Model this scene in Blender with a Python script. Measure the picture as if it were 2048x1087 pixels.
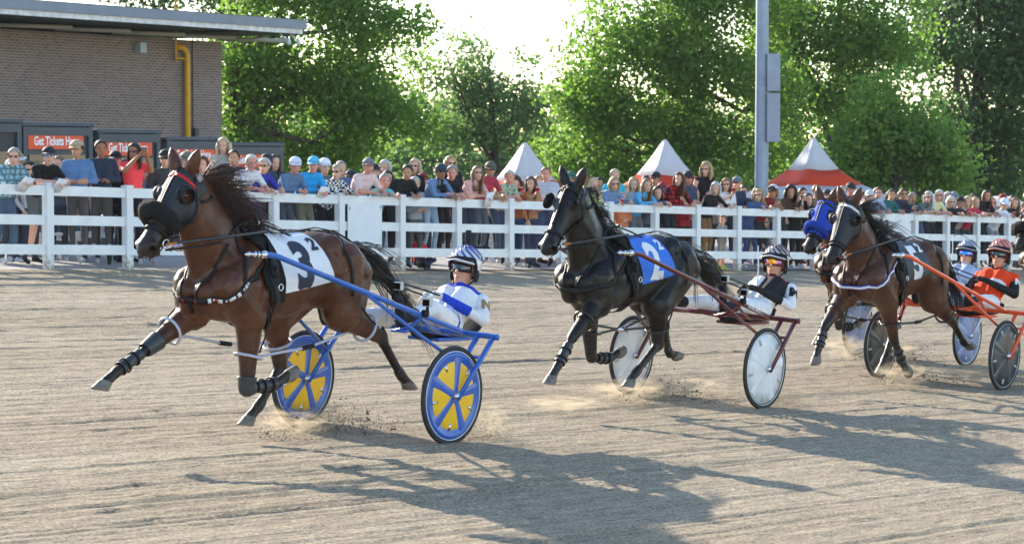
import bpy, bmesh, math, random
import numpy as np
from mathutils import Vector, Matrix, Quaternion
from mathutils.bvhtree import BVHTree
for o in list(bpy.data.objects): bpy.data.objects.remove(o)
SC = bpy.context.scene
COL = SC.collection
R = math.radians
# ------------------------------------------------------------------ camera, sky, sun, exposure
SLOPE = 0.051            # the whole ground falls gently to the right
CAMH = 2.06
FPX = 5000.0             # focal length in pixels of a 2048 px wide frame
cam_d = bpy.data.cameras.new('camera'); cam = bpy.data.objects.new('camera', cam_d); COL.objects.link(cam)
cam_d.sensor_width = 36.0; cam_d.lens = 36.0 * FPX / 2048.0
cam_d.clip_end = 3000.0; cam_d.clip_start = 0.1
PITCH = math.atan((543.5 - 324.0) / FPX)
cam.location = (0, 0, CAMH); cam.rotation_euler = (math.pi / 2 - PITCH, 0, 0)
cam_d.dof.use_dof = True; cam_d.dof.focus_distance = 19.0; cam_d.dof.aperture_fstop = 8.0
SC.camera = cam
SUN_EL = R(22.0); SUN_H = Vector((-0.62, 0.785, 0)).normalized()      # horizontal direction towards the sun
sun_vec = Vector((SUN_H.x * math.cos(SUN_EL), SUN_H.y * math.cos(SUN_EL), math.sin(SUN_EL)))
W = bpy.data.worlds.new('World'); SC.world = W; W.use_nodes = True
wn = W.node_tree.nodes; wn.clear()
wo = wn.new('ShaderNodeOutputWorld'); wb = wn.new('ShaderNodeBackground'); ws = wn.new('ShaderNodeTexSky')
ws.sky_type = 'NISHITA'; ws.sun_disc = False; ws.sun_elevation = SUN_EL
ws.sun_rotation = math.atan2(SUN_H.x, SUN_H.y)
ws.air_density = 1.0; ws.dust_density = 0.3; ws.ozone_density = 1.0
wb.inputs['Strength'].default_value = 0.15
W.node_tree.links.new(ws.outputs[0], wb.inputs[0]); W.node_tree.links.new(wb.outputs[0], wo.inputs[0])
sl = bpy.data.lights.new('sun', 'SUN'); sl.energy = 4.6; sl.angle = R(0.53); sl.color = (1.0, 0.88, 0.72)
so = bpy.data.objects.new('sun', sl); COL.objects.link(so)
so.rotation_euler = (-sun_vec).to_track_quat('-Z', 'Y').to_euler(); so.location = (-30, 40, 30)
SC.view_settings.view_transform = 'Standard'; SC.view_settings.look = 'None'
SC.view_settings.exposure = 1.35; SC.view_settings.gamma = 1.0; SC.view_settings.use_curve_mapping = False
SC.render.resolution_x = 1024; SC.render.resolution_y = 543

# ------------------------------------------------------------------ helpers
def srgb(r, g, b):
    f = lambda c: (c / 255 / 12.92) if c / 255 <= 0.04045 else ((c / 255 + 0.055) / 1.055) ** 2.4
    return (f(r), f(g), f(b))
def gz(x): return -SLOPE * x
CP, SP = math.cos(PITCH), math.sin(PITCH)
def ray(px, py):
    u = (px - 1024) / FPX; v = -(py - 543.5) / FPX
    return Vector((u, CP + v * SP, -SP + v * CP))
def at(px, py, Y):                       # a point seen at a photo pixel, Y metres out
    r = ray(px, py); return Vector((0, 0, CAMH)) + r * (Y / r.y)
def G(px, py):                           # the ground point seen at a photo pixel
    r = ray(px, py); n = Vector((SLOPE, 0, 1)); t = -CAMH / n.dot(r)
    return Vector((0, 0, CAMH)) + r * t
def px_of(p):
    x, y, z = p[0], p[1], p[2] - CAMH
    zc = y * CP - z * SP; yc = y * SP + z * CP
    return 1024 + FPX * x / zc, 543.5 - FPX * yc / zc

def props(o, label=None, cat=None, group=None, kind=None):
    if label: o['label'] = label
    if cat: o['category'] = cat
    if group: o['group'] = group
    if kind: o['kind'] = kind
    return o
def link(name, me, parent=None, mat=None):
    o = bpy.data.objects.new(name, me); COL.objects.link(o)
    if parent is not None: o.parent = parent
    if mat is not None and me is not None:
        me.materials.clear(); me.materials.append(mat)
    return o
def thing(name, label, cat, mw=None, group=None):
    o = bpy.data.objects.new(name, None); COL.objects.link(o); o.empty_display_size = 0.2
    if mw is not None: o.matrix_world = mw
    return props(o, label, cat, group)
class MB:
    """collects shapes into one mesh"""
    def __init__(s): s.v = []; s.f = []; s.m = []; s.mi = 0
    def add(s, vs, fs):
        n = len(s.v); s.v.extend([tuple(v) for v in vs]); s.f.extend([tuple(i + n for i in f) for f in fs]); s.m.extend([s.mi] * len(fs)); return s
    def box(s, c, d, rot=None):
        hx, hy, hz = d[0] / 2, d[1] / 2, d[2] / 2
        vs = [Vector((x * hx, y * hy, z * hz)) for x in (-1, 1) for y in (-1, 1) for z in (-1, 1)]
        if rot is not None: vs = [rot @ v for v in vs]
        c = Vector(c)
        return s.add([v + c for v in vs], [(0, 1, 3, 2), (4, 6, 7, 5), (0, 4, 5, 1), (2, 3, 7, 6), (0, 2, 6, 4), (1, 5, 7, 3)])
    def tube(s, pts, r, n=10, cap=True, closed=False, flat=None, up=None):
        """sweep; r number or list; flat=(half width, half thickness) gives a strap lying with its width across `up`"""
        pts = [Vector(p) for p in pts]; N = len(pts)
        rs = r if isinstance(r, (list, tuple)) else [r] * N
        base = len(s.v); prev = None; rows = []
        for i, p in enumerate(pts):
            a = pts[(i - 1) % N] if (closed or i > 0) else p
            b = pts[(i + 1) % N] if (closed or i < N - 1) else p
            t = (b - a)
            t = t.normalized() if t.length > 1e-9 else Vector((1, 0, 0))
            if up is not None:
                u = up[i] if isinstance(up, list) else up
                nrm = (u - t * u.dot(t))
                nrm = nrm.normalized() if nrm.length > 1e-6 else t.orthogonal().normalized()
            elif prev is None: nrm = t.orthogonal().normalized()
            else:
                nrm = prev - t * prev.dot(t)
                nrm = nrm.normalized() if nrm.length > 1e-6 else t.orthogonal().normalized()
            prev = nrm; bn = t.cross(nrm)
            row = []
            if flat is not None:
                hw, ht = flat
                for (q, w) in ((-1, -1), (1, -1), (1, 1), (-1, 1)): row.append(p + bn * (q * hw) + nrm * (w * ht))
            else:
                for k in range(n):
                    an = 2 * math.pi * k / n; row.append(p + (nrm * math.cos(an) + bn * math.sin(an)) * rs[i])
            rows.append(row)
        m = len(rows[0]); vs = [v for row in rows for v in row]; fs = []
        for i in range(N if closed else N - 1):
            j = (i + 1) % N
            for k in range(m):
                l = (k + 1) % m; fs.append((i * m + k, i * m + l, j * m + l, j * m + k))
        if cap and not closed:
            fs.append(tuple(range(m))[::-1]); fs.append(tuple((N - 1) * m + k for k in range(m)))
        return s.add(vs, fs)
    def loft(s, rings, cap=True):
        m = len(rings[0]); N = len(rings); vs = [v for r in rings for v in r]; fs = []
        for i in range(N - 1):
            for k in range(m):
                l = (k + 1) % m; fs.append((i * m + k, i * m + l, (i + 1) * m + l, (i + 1) * m + k))
        if cap: fs.append(tuple(range(m))[::-1]); fs.append(tuple((N - 1) * m + k for k in range(m)))
        return s.add(vs, fs)
    def lathe(s, prof, n=24, M=None):
        """profile [(r, z)] spun about z"""
        rings = []
        for r, z in prof:
            ring = [Vector((r * math.cos(2 * math.pi * k / n), r * math.sin(2 * math.pi * k / n), z)) for k in range(n)]
            rings.append([M @ v for v in ring] if M is not None else ring)
        return s.loft(rings)
    def ball(s, c, r, n=12, m=8, M=None):
        r = (r, r, r) if not isinstance(r, (tuple, list)) else r
        rings = []
        for i in range(m + 1):
            a = math.pi * (i / m) ; a = min(max(a, 0.04), math.pi - 0.04)
            ring = []
            for k in range(n):
                b = 2 * math.pi * k / n
                v = Vector((r[0] * math.sin(a) * math.cos(b), r[1] * math.sin(a) * math.sin(b), -r[2] * math.cos(a)))
                if M is not None: v = M @ v
                ring.append(v + Vector(c))
            rings.append(ring)
        return s.loft(rings)
    def capsule(s, a, b, ra, rb, n=10):
        a = Vector(a); b = Vector(b); t = b - a; L = t.length
        if L < 1e-6: return s.ball(a, max(ra, rb), n, 6)
        t /= L; u = t.orthogonal().normalized(); w = t.cross(u); rings = []
        for k in (-80, -45, -15): rings.append((a + t * (ra * math.sin(R(k))), ra * math.cos(R(k))))
        for k in (15, 45, 80): rings.append((b + t * (rb * math.sin(R(k))), rb * math.cos(R(k))))
        return s.loft([[c + (u * math.cos(2 * math.pi * j / n) + w * math.sin(2 * math.pi * j / n)) * r for j in range(n)] for c, r in rings])
    def mesh(s, name, smooth=False):
        me = bpy.data.meshes.new(name); me.from_pydata([tuple(v) for v in s.v], [], s.f)
        if any(s.m): me.polygons.foreach_set('material_index', s.m)
        if smooth: me.polygons.foreach_set('use_smooth', [True] * len(me.polygons))
        me.update(); return me
    def obj(s, name, mat, parent=None, smooth=False, fix=True):
        me = s.mesh(name, smooth)
        if fix:
            bm = bmesh.new(); bm.from_mesh(me); bmesh.ops.recalc_face_normals(bm, faces=bm.faces); bm.to_mesh(me); bm.free()
        o = link(name, me, parent)
        for m_ in (mat if isinstance(mat, (list, tuple)) else [mat]): me.materials.append(m_)
        return o
def bevel(o, w, seg=2):
    m = o.modifiers.new('bevel', 'BEVEL'); m.width = w; m.segments = seg; m.limit_method = 'ANGLE'; return o

# ------------------------------------------------------------------ materials
def mat(name, col=(0.5, 0.5, 0.5), rough=0.6, metal=0.0, attr=None, noise=0.0, nscale=8.0, bump=0.0, bscale=60.0, coat=0.0, spec=0.5, sheen=0.0, trans=0.0):
    m = bpy.data.materials.new(name); m.use_nodes = True; nt = m.node_tree; N = nt.nodes; L = nt.links
    b = N['Principled BSDF']; b.inputs['Roughness'].default_value = rough; b.inputs['Metallic'].default_value = metal
    b.inputs['Specular IOR Level'].default_value = spec; b.inputs['Coat Weight'].default_value = coat
    b.inputs['Sheen Weight'].default_value = sheen; b.inputs['Base Color'].default_value = (*col, 1)
    tc = N.new('ShaderNodeTexCoord'); src = None
    if attr:
        a = N.new('ShaderNodeAttribute'); a.attribute_name = attr; src = a.outputs['Color']
        L.new(src, b.inputs['Base Color'])
    if noise:
        n = N.new('ShaderNodeTexNoise'); n.inputs['Scale'].default_value = nscale; n.inputs['Detail'].default_value = 5
        L.new(tc.outputs['Object'], n.inputs['Vector'])
        mr = N.new('ShaderNodeMapRange'); mr.inputs['From Min'].default_value = 0.3; mr.inputs['From Max'].default_value = 0.7
        mr.inputs['To Min'].default_value = 1 - noise; mr.inputs['To Max'].default_value = 1 + noise
        L.new(n.outputs['Fac'], mr.inputs['Value'])
        mx = N.new('ShaderNodeVectorMath'); mx.operation = 'SCALE'
        if src is not None: L.new(src, mx.inputs[0])
        else: mx.inputs[0].default_value = col
        L.new(mr.outputs[0], mx.inputs['Scale']); L.new(mx.outputs[0], b.inputs['Base Color'])
    if bump:
        n2 = N.new('ShaderNodeTexNoise'); n2.inputs['Scale'].default_value = bscale; n2.inputs['Detail'].default_value = 4
        L.new(tc.outputs['Object'], n2.inputs['Vector'])
        bp = N.new('ShaderNodeBump'); bp.inputs['Strength'].default_value = bump; bp.inputs['Distance'].default_value = 0.02
        L.new(n2.outputs['Fac'], bp.inputs['Height']); L.new(bp.outputs[0], b.inputs['Normal'])
    return m
# ------------------------------------------------------------------ ground
FD = Vector((0.648, 0.7616, 0)); FN = Vector((-0.7616, 0.648, 0))      # along the fence / away from the track
F0 = G(100, 541); F0.z = 0
def track_material(near):
    m = bpy.data.materials.new('track_sand'); m.use_nodes = True; nt = m.node_tree; N = nt.nodes; L = nt.links
    b = N['Principled BSDF']; b.inputs['Roughness'].default_value = 0.9; b.inputs['Specular IOR Level'].default_value = 0.25
    tc = N.new('ShaderNodeTexCoord'); mp = N.new('ShaderNodeMapping'); mp.vector_type = 'POINT'
    mp.inputs['Rotation'].default_value = (0, 0, -math.atan2(FD.y, FD.x)); L.new(tc.outputs['Object'], mp.inputs[0])
    def noise(sc, stretch, det=5, rough=0.6):
        v = N.new('ShaderNodeVectorMath'); v.operation = 'MULTIPLY'; v.inputs[1].default_value = stretch; L.new(mp.outputs[0], v.inputs[0])
        n = N.new('ShaderNodeTexNoise'); n.inputs['Scale'].default_value = sc; n.inputs['Detail'].default_value = det; n.inputs['Roughness'].default_value = rough
        L.new(v.outputs[0], n.inputs['Vector']); return n.outputs['Fac']
    big = noise(0.35, (0.25, 1.0, 1), 4); groove = noise(1.0, (0.12, 24.0, 1), 4); grit = noise(48.0, (0.8, 1.15, 1), 4, 0.8); clod = noise(9.0, (0.6, 1.2, 1), 5)
    r1 = N.new('ShaderNodeValToRGB'); e = r1.color_ramp.elements
    e[0].position = 0.3; e[0].color = (*TRACK_A, 1); e[1].position = 0.72; e[1].color = (*TRACK_B, 1); L.new(big, r1.inputs[0])
    def mulr(src, fac, lo, hi, f0=0.3, f1=0.7):
        mr = N.new('ShaderNodeMapRange'); mr.inputs['From Min'].default_value = f0; mr.inputs['From Max'].default_value = f1
        mr.inputs['To Min'].default_value = lo; mr.inputs['To Max'].default_value = hi; L.new(fac, mr.inputs['Value'])
        s = N.new('ShaderNodeVectorMath'); s.operation = 'SCALE'; L.new(src, s.inputs[0]); L.new(mr.outputs[0], s.inputs['Scale']); return s.outputs[0]
    c = mulr(r1.outputs[0], groove, 0.82, 1.14); c = mulr(c, clod, 0.75, 1.2); c = mulr(c, grit, 0.42, 1.5, 0.36, 0.64)
    L.new(c, b.inputs['Base Color'])
    def ad(a, wa, bb, wb_):
        x = N.new('ShaderNodeMath'); x.operation = 'MULTIPLY'; x.inputs[1].default_value = wa; L.new(a, x.inputs[0])
        y = N.new('ShaderNodeMath'); y.operation = 'MULTIPLY_ADD'; y.inputs[1].default_value = wb_; L.new(bb, y.inputs[0]); L.new(x.outputs[0], y.inputs[2]); return y.outputs[0]
    h = ad(groove, 0.8 if not near else 0.3, clod, 0.5); h = ad(h, 1.0, grit, 0.4)
    bp = N.new('ShaderNodeBump'); bp.inputs['Strength'].default_value = 0.9; bp.inputs['Distance'].default_value = 0.035; L.new(h, bp.inputs['Height'])
    L.new(bp.outputs[0], b.inputs['Normal']); return m
TRACK_A = (0.30, 0.235, 0.155); TRACK_B = (0.365, 0.305, 0.22)
M_track = track_material(False); M_track_near = track_material(True)
def sheet(name, poly, dz, m, kind='structure'):
    me = bpy.data.meshes.new(name); me.from_pydata([(x, y, gz(x) + dz) for x, y in poly], [], [tuple(range(len(poly)))])
    o = link(name, me, None, m); props(o, kind=kind); return o
def fpt(u, v): return (F0.x + FD.x * u + FN.x * v, F0.y + FD.y * u + FN.y * v)
M_lawn = mat('lawn_grass', (0.07, 0.11, 0.03), 0.95, noise=0.4, nscale=3, bump=0.6, bscale=40)
M_apron = mat('apron_concrete', (0.30, 0.29, 0.28), 0.9, noise=0.18, nscale=2.5, bump=0.3, bscale=80)
sheet('ground', [(-220, -40), (220, -40), (220, 400), (-220, 400)], -0.03, M_lawn)
sheet('track', [fpt(-140, -70), fpt(220, -70), fpt(220, 0.1), fpt(-140, 0.1)], -0.006, M_track)
sheet('apron', [fpt(-90, 0.102), fpt(160, 0.102), fpt(160, 16.0), fpt(-90, 16.0)], 0.012, M_apron)
# raked surface of the track where the camera can resolve its grooves
def raked_track():
    rng = np.random.default_rng(5)
    du, dv = 0.12, 0.025
    u = np.arange(-34, 14, du); v = np.arange(-31.5, 0.0, dv)
    Us, Vs = np.meshgrid(u, v, indexing='ij')
    X = F0.x + FD.x * Us + FN.x * Vs; Y = F0.y + FD.y * Us + FN.y * Vs
    # grooves: rows of the harrow, varying along the track
    def band(n, amp, lu):
        a = rng.normal(size=(max(int(48 / lu), 2) + 3, n)); iu = (u - u[0]) / lu; i0 = iu.astype(int); fr = (iu - i0)[:, None]; fr = fr * fr * (3 - 2 * fr)
        prof = a[i0] * (1 - fr) + a[i0 + 1] * fr
        x = np.linspace(0, n - 1.001, len(v)); j0 = x.astype(int); fj = x - j0
        return amp * (prof[:, j0] * (1 - fj) + prof[:, j0 + 1] * fj)
    H = band(int(31.5 / 0.026), 0.0042, 7.0) + band(int(31.5 / 0.05), 0.0038, 9.0) + band(int(31.5 / 0.13), 0.0028, 20.0) + band(int(31.5 / 0.9), 0.0012, 30.0)
    Hn = rng.normal(size=Us.shape); Hn = (Hn + np.roll(Hn, 1, 1) + np.roll(Hn, -1, 1) + np.roll(Hn, 1, 0)) / 4
    H += 0.005 * Hn
    # thrown clods
    for k in range(900):
        i = rng.integers(3, len(u) - 4); j = rng.integers(4, len(v) - 5); a = rng.uniform(0.005, 0.02)
        H[i, j - 1:j + 2] += a * np.array([.6, 1, .6]); H[i + 1, j - 1:j + 2] += a * .6 * rng.random(3)
    d = Y; half = d * 0.2048 + 2.2
    ok = (d > 11.0) & (d < 43) & (np.abs(X) < half)
    Z = -SLOPE * X + 0.016 + np.clip(H, -0.015, 0.045)
    idx = -np.ones(Us.shape, int); okc = ok.copy()
    q = okc[:-1, :-1] & okc[1:, :-1] & okc[1:, 1:] & okc[:-1, 1:]
    use = np.zeros_like(ok); use[:-1, :-1] |= q; use[1:, :-1] |= q; use[1:, 1:] |= q; use[:-1, 1:] |= q
    idx[use] = np.arange(use.sum())
    co = np.stack([X[use], Y[use], Z[use]], 1)
    fc = np.stack([idx[:-1, :-1][q], idx[1:, :-1][q], idx[1:, 1:][q], idx[:-1, 1:][q]], 1)
    me = fast_mesh('raked_sand', co, fc)
    o = link('raked_sand', me, None, M_track_near); props(o, 'raked sand surface of the track with harrow grooves', 'sand', kind='stuff')
def fast_mesh(name, co, fc, smooth=False):
    me = bpy.data.meshes.new(name); k = fc.shape[1]
    me.vertices.add(len(co)); me.vertices.foreach_set('co', np.ascontiguousarray(co, dtype=np.float32).ravel())
    me.loops.add(fc.size); me.loops.foreach_set('vertex_index', np.ascontiguousarray(fc, dtype=np.int32).ravel())
    me.polygons.add(len(fc)); me.polygons.foreach_set('loop_start', np.arange(0, fc.size, k, dtype=np.int32))
    try: me.polygons.foreach_set('loop_total', np.full(len(fc), k, dtype=np.int32))
    except Exception: pass
    if smooth: me.polygons.foreach_set('use_smooth', np.ones(len(fc), dtype=bool))
    me.update(calc_edges=True); me.validate(); return me
raked_track()

# ------------------------------------------------------------------ fence
M_vinyl = mat('white_vinyl', (0.76, 0.77, 0.78), 0.45, noise=0.09, nscale=5, bump=0.08, bscale=14)
SPAN = 2.44; FH = 1.33
frot = Matrix.Rotation(math.atan2(FD.y, FD.x), 4, 'Z')
tilt = math.atan(-SLOPE * FD.x)           # slope of the ground along the fence
fence = thing('rail_fence', 'white three-rail vinyl fence along the track in front of the crowd', 'fence', Matrix.Translation((F0.x, F0.y, gz(F0.x))) @ frot)
def fence_z(u): return -SLOPE * FD.x * u
pm = MB(); pm.box((0, 0, 0.67), (0.13, 0.13, 1.34)); pm.box((0, 0, 1.352), (0.15, 0.15, 0.024)); pm.loft([[Vector((x * 0.07, y * 0.07, 1.364)) for x, y in ((-1, -1), (1, -1), (1, 1), (-1, 1))], [Vector((x * 0.05, y * 0.05, 1.374)) for x, y in ((-1, -1), (1, -1), (1, 1), (-1, 1))]])
def splashed_vinyl():
    m = mat('splashed_vinyl', (0.76, 0.77, 0.78), 0.5); N = m.node_tree.nodes; L_ = m.node_tree.links; b = N['Principled BSDF']; tc = N.new('ShaderNodeTexCoord')
    n = N.new('ShaderNodeTexNoise'); n.inputs['Scale'].default_value = 14; n.inputs['Detail'].default_value = 6; L_.new(tc.outputs['Object'], n.inputs[0])
    sp = N.new('ShaderNodeSeparateXYZ'); L_.new(tc.outputs['Object'], sp.inputs[0]); mr = N.new('ShaderNodeMapRange'); mr.inputs['From Min'].default_value = 0; mr.inputs['From Max'].default_value = .5; mr.inputs['To Min'].default_value = .28; mr.inputs['To Max'].default_value = -.25; L_.new(sp.outputs[2], mr.inputs['Value'])
    ad = N.new('ShaderNodeMath'); L_.new(n.outputs[0], ad.inputs[0]); L_.new(mr.outputs[0], ad.inputs[1]); r = N.new('ShaderNodeMapRange'); r.inputs['From Min'].default_value = .52; r.inputs['From Max'].default_value = .8; L_.new(ad.outputs[0], r.inputs['Value'])
    mx = N.new('ShaderNodeMixRGB'); mx.inputs[1].default_value = (.76, .77, .78, 1); mx.inputs[2].default_value = (.34, .28, .2, 1); L_.new(r.outputs[0], mx.inputs[0]); L_.new(mx.outputs[0], b.inputs['Base Color']); return m
post_me = pm.mesh('post'); post_me.materials.append(splashed_vinyl())
POSTS = [-4.55, -3.05, -1.55, -0.03, 1.59, 3.22, 4.86, 6.46, 8.03, 9.56, 11.06, 12.59, 14.11, 15.62, 17.05, 18.52, 19.99, 21.44, 22.85, 24.26, 25.69, 27.13, 28.56, 30.06, 31.55, 33.05, 34.55, 36.05]
rm = MB(); rm.box((0.5, 0, 0), (1.0, 0.045, 0.155)); rail_me = rm.mesh('rail'); rail_me.materials.append(M_vinyl)
for i, u in enumerate(POSTS):
    p = link('post', post_me, fence); p.location = (u, 0, fence_z(u))
    if i == len(POSTS) - 1: break
    w = POSTS[i + 1] - u - 0.132
    for z in (0.33, 0.79, 1.25):
        r_ = link('rail', rail_me, fence); r_.location = (u + 0.066, 0, fence_z(u + 0.066) + z); r_.scale = (w, 1, 1)
        r_.rotation_euler = (0, math.atan(SLOPE * FD.x), 0)
def fence_u(px, v=0.0):            # distance along the fence of the point v behind it seen at photo column px
    r = ray(px, 480); o = Vector((F0.x, F0.y, 0)) + FN * v; n = FN
    t = (o - Vector((0, 0, 0))).dot(n) / (r.x * n.x + r.y * n.y); return (Vector((r.x * t, r.y * t, 0)) - o).dot(FD)
def fence_p(u, v): x, y = fpt(u, v); return Vector((x, y, gz(x)))
# sheets tied to the rails
M_sheet = mat('white_coroplast', (0.74, 0.76, 0.80), 0.5, noise=0.05)
for a, b, lab in ((696, 764, 'plain white sheet tied across the rails between two posts near the horse marked 3'), (1776, 1822, 'narrow plain white sheet tied to the rails behind the black number cloth horse')):
    ua, ub = fence_u(a, -0.05), fence_u(b, -0.05)
    c = fence_p((ua + ub) / 2, -0.045)
    th = thing('fence_sheet', lab, 'banner', Matrix.Translation(c) @ frot, 'white sheets on the fence')
    m = MB(); m.box((0, 0, 0.74), (ub - ua, 0.008, 0.92)); m.obj('panel', M_sheet, th)
    mt = MB()
    for sx in (-1, 1):
        for z in (0.34, 1.12): mt.tube([(sx * (ub - ua) / 2 * 0.9, 0.0, z + .03), (sx * (ub - ua) / 2 * 0.9, -0.012, z), (sx * (ub - ua) / 2 * 0.9, 0.0, z - .03)], 0.006, 6)
    mt.obj('tie', mat('black_tie', (0.02, 0.02, 0.02), 0.6), th)
# ------------------------------------------------------------------ brick building
def brick_mat():
    m = bpy.data.materials.new('brown_brick'); m.use_nodes = True; nt = m.node_tree; N = nt.nodes; L = nt.links; b = N['Principled BSDF']
    b.inputs['Roughness'].default_value = 0.85
    tc = N.new('ShaderNodeTexCoord'); mp = N.new('ShaderNodeMapping'); L.new(tc.outputs['Object'], mp.inputs[0])
    mp.inputs['Rotation'].default_value = (R(90), 0, 0)
    br = N.new('ShaderNodeTexBrick'); br.inputs['Scale'].default_value = 1.0; br.inputs['Brick Width'].default_value = 0.21; br.inputs['Row Height'].default_value = 0.075
    br.inputs['Mortar Size'].default_value = 0.007; br.inputs['Color1'].default_value = (*srgb(136, 114, 106), 1); br.inputs['Color2'].default_value = (*srgb(112, 94, 89), 1)
    br.inputs['Mortar'].default_value = (*srgb(168, 160, 158), 1); br.inputs['Bias'].default_value = -0.1
    L.new(mp.outputs[0], br.inputs[0])
    n = N.new('ShaderNodeTexNoise'); n.inputs['Scale'].default_value = 1.3; n.inputs['Detail'].default_value = 6; L.new(tc.outputs['Object'], n.inputs[0])
    mx = N.new('ShaderNodeMixRGB'); mx.blend_type = 'MULTIPLY'; mx.inputs[0].default_value = 0.25; L.new(br.outputs[0], mx.inputs[1]); L.new(n.outputs[0], mx.inputs[2]); L.new(mx.outputs[0], b.inputs['Base Color'])
    bp = N.new('ShaderNodeBump'); bp.inputs['Strength'].default_value = 0.6; bp.inputs['Distance'].default_value = 0.01; bp.invert = True; L.new(br.outputs['Fac'], bp.inputs['Height']); L.new(bp.outputs[0], b.inputs['Normal'])
    return m
BD = Vector((0.56, 0.829, 0)).normalized(); BNn = Vector((BD.y, -BD.x, 0))      # along the facade / out of it
P1 = at(609, 42, 72.0)
ZR = P1.z
brot = Matrix(((BD.x, -BNn.x, 0, 0), (BD.y, -BNn.y, 0, 0), (0, 0, 1, 0), (0, 0, 0, 1)))       # local x along, y into the building
gzb = gz(P1.x) - 0.1
bld = thing('brick_building', 'low brown brick building with a flat overhanging grey roof behind the booths', 'building', Matrix.Translation((P1.x, P1.y, gzb)) @ brot)
h = ZR - gzb; WB = 2.6
def wall_x(px):          # local x of the facade point seen at photo column px
    r = ray(px, 200); o = Vector((P1.x, P1.y, 0)) - BNn * WB; t = o.dot(BNn) / (r.x * BNn.x + r.y * BNn.y); return (Vector((r.x * t, r.y * t, 0)) - Vector((P1.x, P1.y, 0))).dot(BD)
def wall_z(px, py):
    r = ray(px, py); o = Vector((P1.x, P1.y, 0)) - BNn * WB; t = o.dot(BNn) / (r.x * BNn.x + r.y * BNn.y); return CAMH + r.z * t - gzb
xr = wall_x(444)
M_brick = brick_mat(); M_fas = mat('grey_fascia', srgb(118, 128, 142), 0.5, noise=0.1, nscale=2); M_white_worn = mat('worn_white_trim', srgb(216, 214, 214), 0.7, noise=0.25, nscale=5)
M_sof = mat('soffit', srgb(92, 100, 104), 0.8, noise=0.15); M_steel = mat('grey_steel_tube', srgb(150, 146, 136), 0.5)
m = MB(); m.box(((xr - 40) / 2, WB + 4, h / 2 - 0.28), (xr + 40, 8, h - 0.56)); m.obj('wall', M_brick, bld)
m = MB(); m.box((-20 + 0.0, WB + 3.3, h - 0.26), (40.0, 11.7, 0.1)); m.obj('soffit', M_sof, bld)
m = MB(); m.box((-20.0, 5.8, h + 0.022), (40.3, 11.6, 0.02)); m.obj('roof', mat('roof_felt', (0.12, 0.12, 0.12), 0.9), bld)
m = MB(); m.box((-20, 0.0, h - 0.115), (40.1, 0.1, 0.25)); m.box((0.1, 4.6, h - 0.115), (0.1, 9.1, 0.25)); m.obj('fascia', M_fas, bld)
m = MB(); m.box((-20, 0.08, h - 0.31), (39.9, 0.1, 0.14)); m.box((0.0, 4.7, h - 0.31), (0.1, 9.1, 0.14)); m.obj('trim_board', M_white_worn, bld)
m = MB(); m.box((-1.2, 1.2, h - 0.34), (2.1, 2.2, 0.1)); m.obj('eave_box', mat('eave_dark', srgb(70, 78, 70), 0.8), bld)
for px in (30, 150, 262, 365, 468):
    xa = wall_x(px); m = MB(); m.tube([(xa - 1.1, WB - 0.35, h - 0.5), (xa + 0.9, WB - 1.2, h - 0.5)], 0.06, 10); m.obj('soffit_tube', M_steel, bld, True)
xw = wall_x(275); zw = wall_z(275, 96)
m = MB(); m.box((xw, WB - 0.13, zw), (0.26, 0.24, 0.3)); o = m.obj('wall_lamp', mat('lamp_housing', srgb(160, 172, 178), 0.4), bld); bevel(o, 0.02)
M_yel = mat('yellow_pipe_paint', srgb(214, 160, 40), 0.5, noise=0.1)
xp = wall_x(367); zt = wall_z(367, 97)
m = MB(); m.tube([(xp - 0.28, WB + 0.1, zt + .02), (xp - 0.25, WB - 0.08, zt + .02), (xp - 0.16, WB - 0.14, zt), (xp - 0.05, WB - 0.15, zt - 0.08), (xp, WB - 0.15, zt - 0.2), (xp, WB - 0.15, 0)], 0.085, 12); m.obj('gas_pipe', M_yel, bld, True)
xv = wall_x(346); zv = wall_z(346, 124)
m = MB(); m.tube([(xv, WB - 0.12, zv), (xv, WB - 0.12, h - 0.33)], 0.03, 8); m.tube([(xv, WB - 0.12, zv + .1), (xp, WB - 0.15, zv + .1)], 0.025, 8); m.tube([(xv, WB - 0.12, h), (xv, WB - 0.12, h + 1.6)], 0.03, 8); m.obj('vent_pipe', M_yel, bld, True)
xc = wall_x(384); m = MB(); m.tube([(xc, WB - 0.03, 1.5), (xc, WB - 0.03, h - 0.5)], 0.018, 6); m.box((xc + .05, WB - 0.08, wall_z(387, 264)), (0.16, 0.14, 0.24)); m.obj('conduit', mat('dark_conduit', (0.05, 0.05, 0.06), 0.6), bld)
M_floodl = mat('lamp_white', (0.6, 0.62, 0.66), 0.4)
# security lamps under the roof end
for dx in (-0.75, -0.3):
    m = MB(); m.tube([(dx - .15, 0.2, h - 0.36), (dx, 0.15, h - 0.5), (dx + .1, 0.1, h - 0.55)], 0.02, 6); m.ball((dx + .12, 0.08, h - 0.62), (0.07, 0.07, 0.1)); m.obj('flood_lamp', M_floodl, bld, True)

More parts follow.
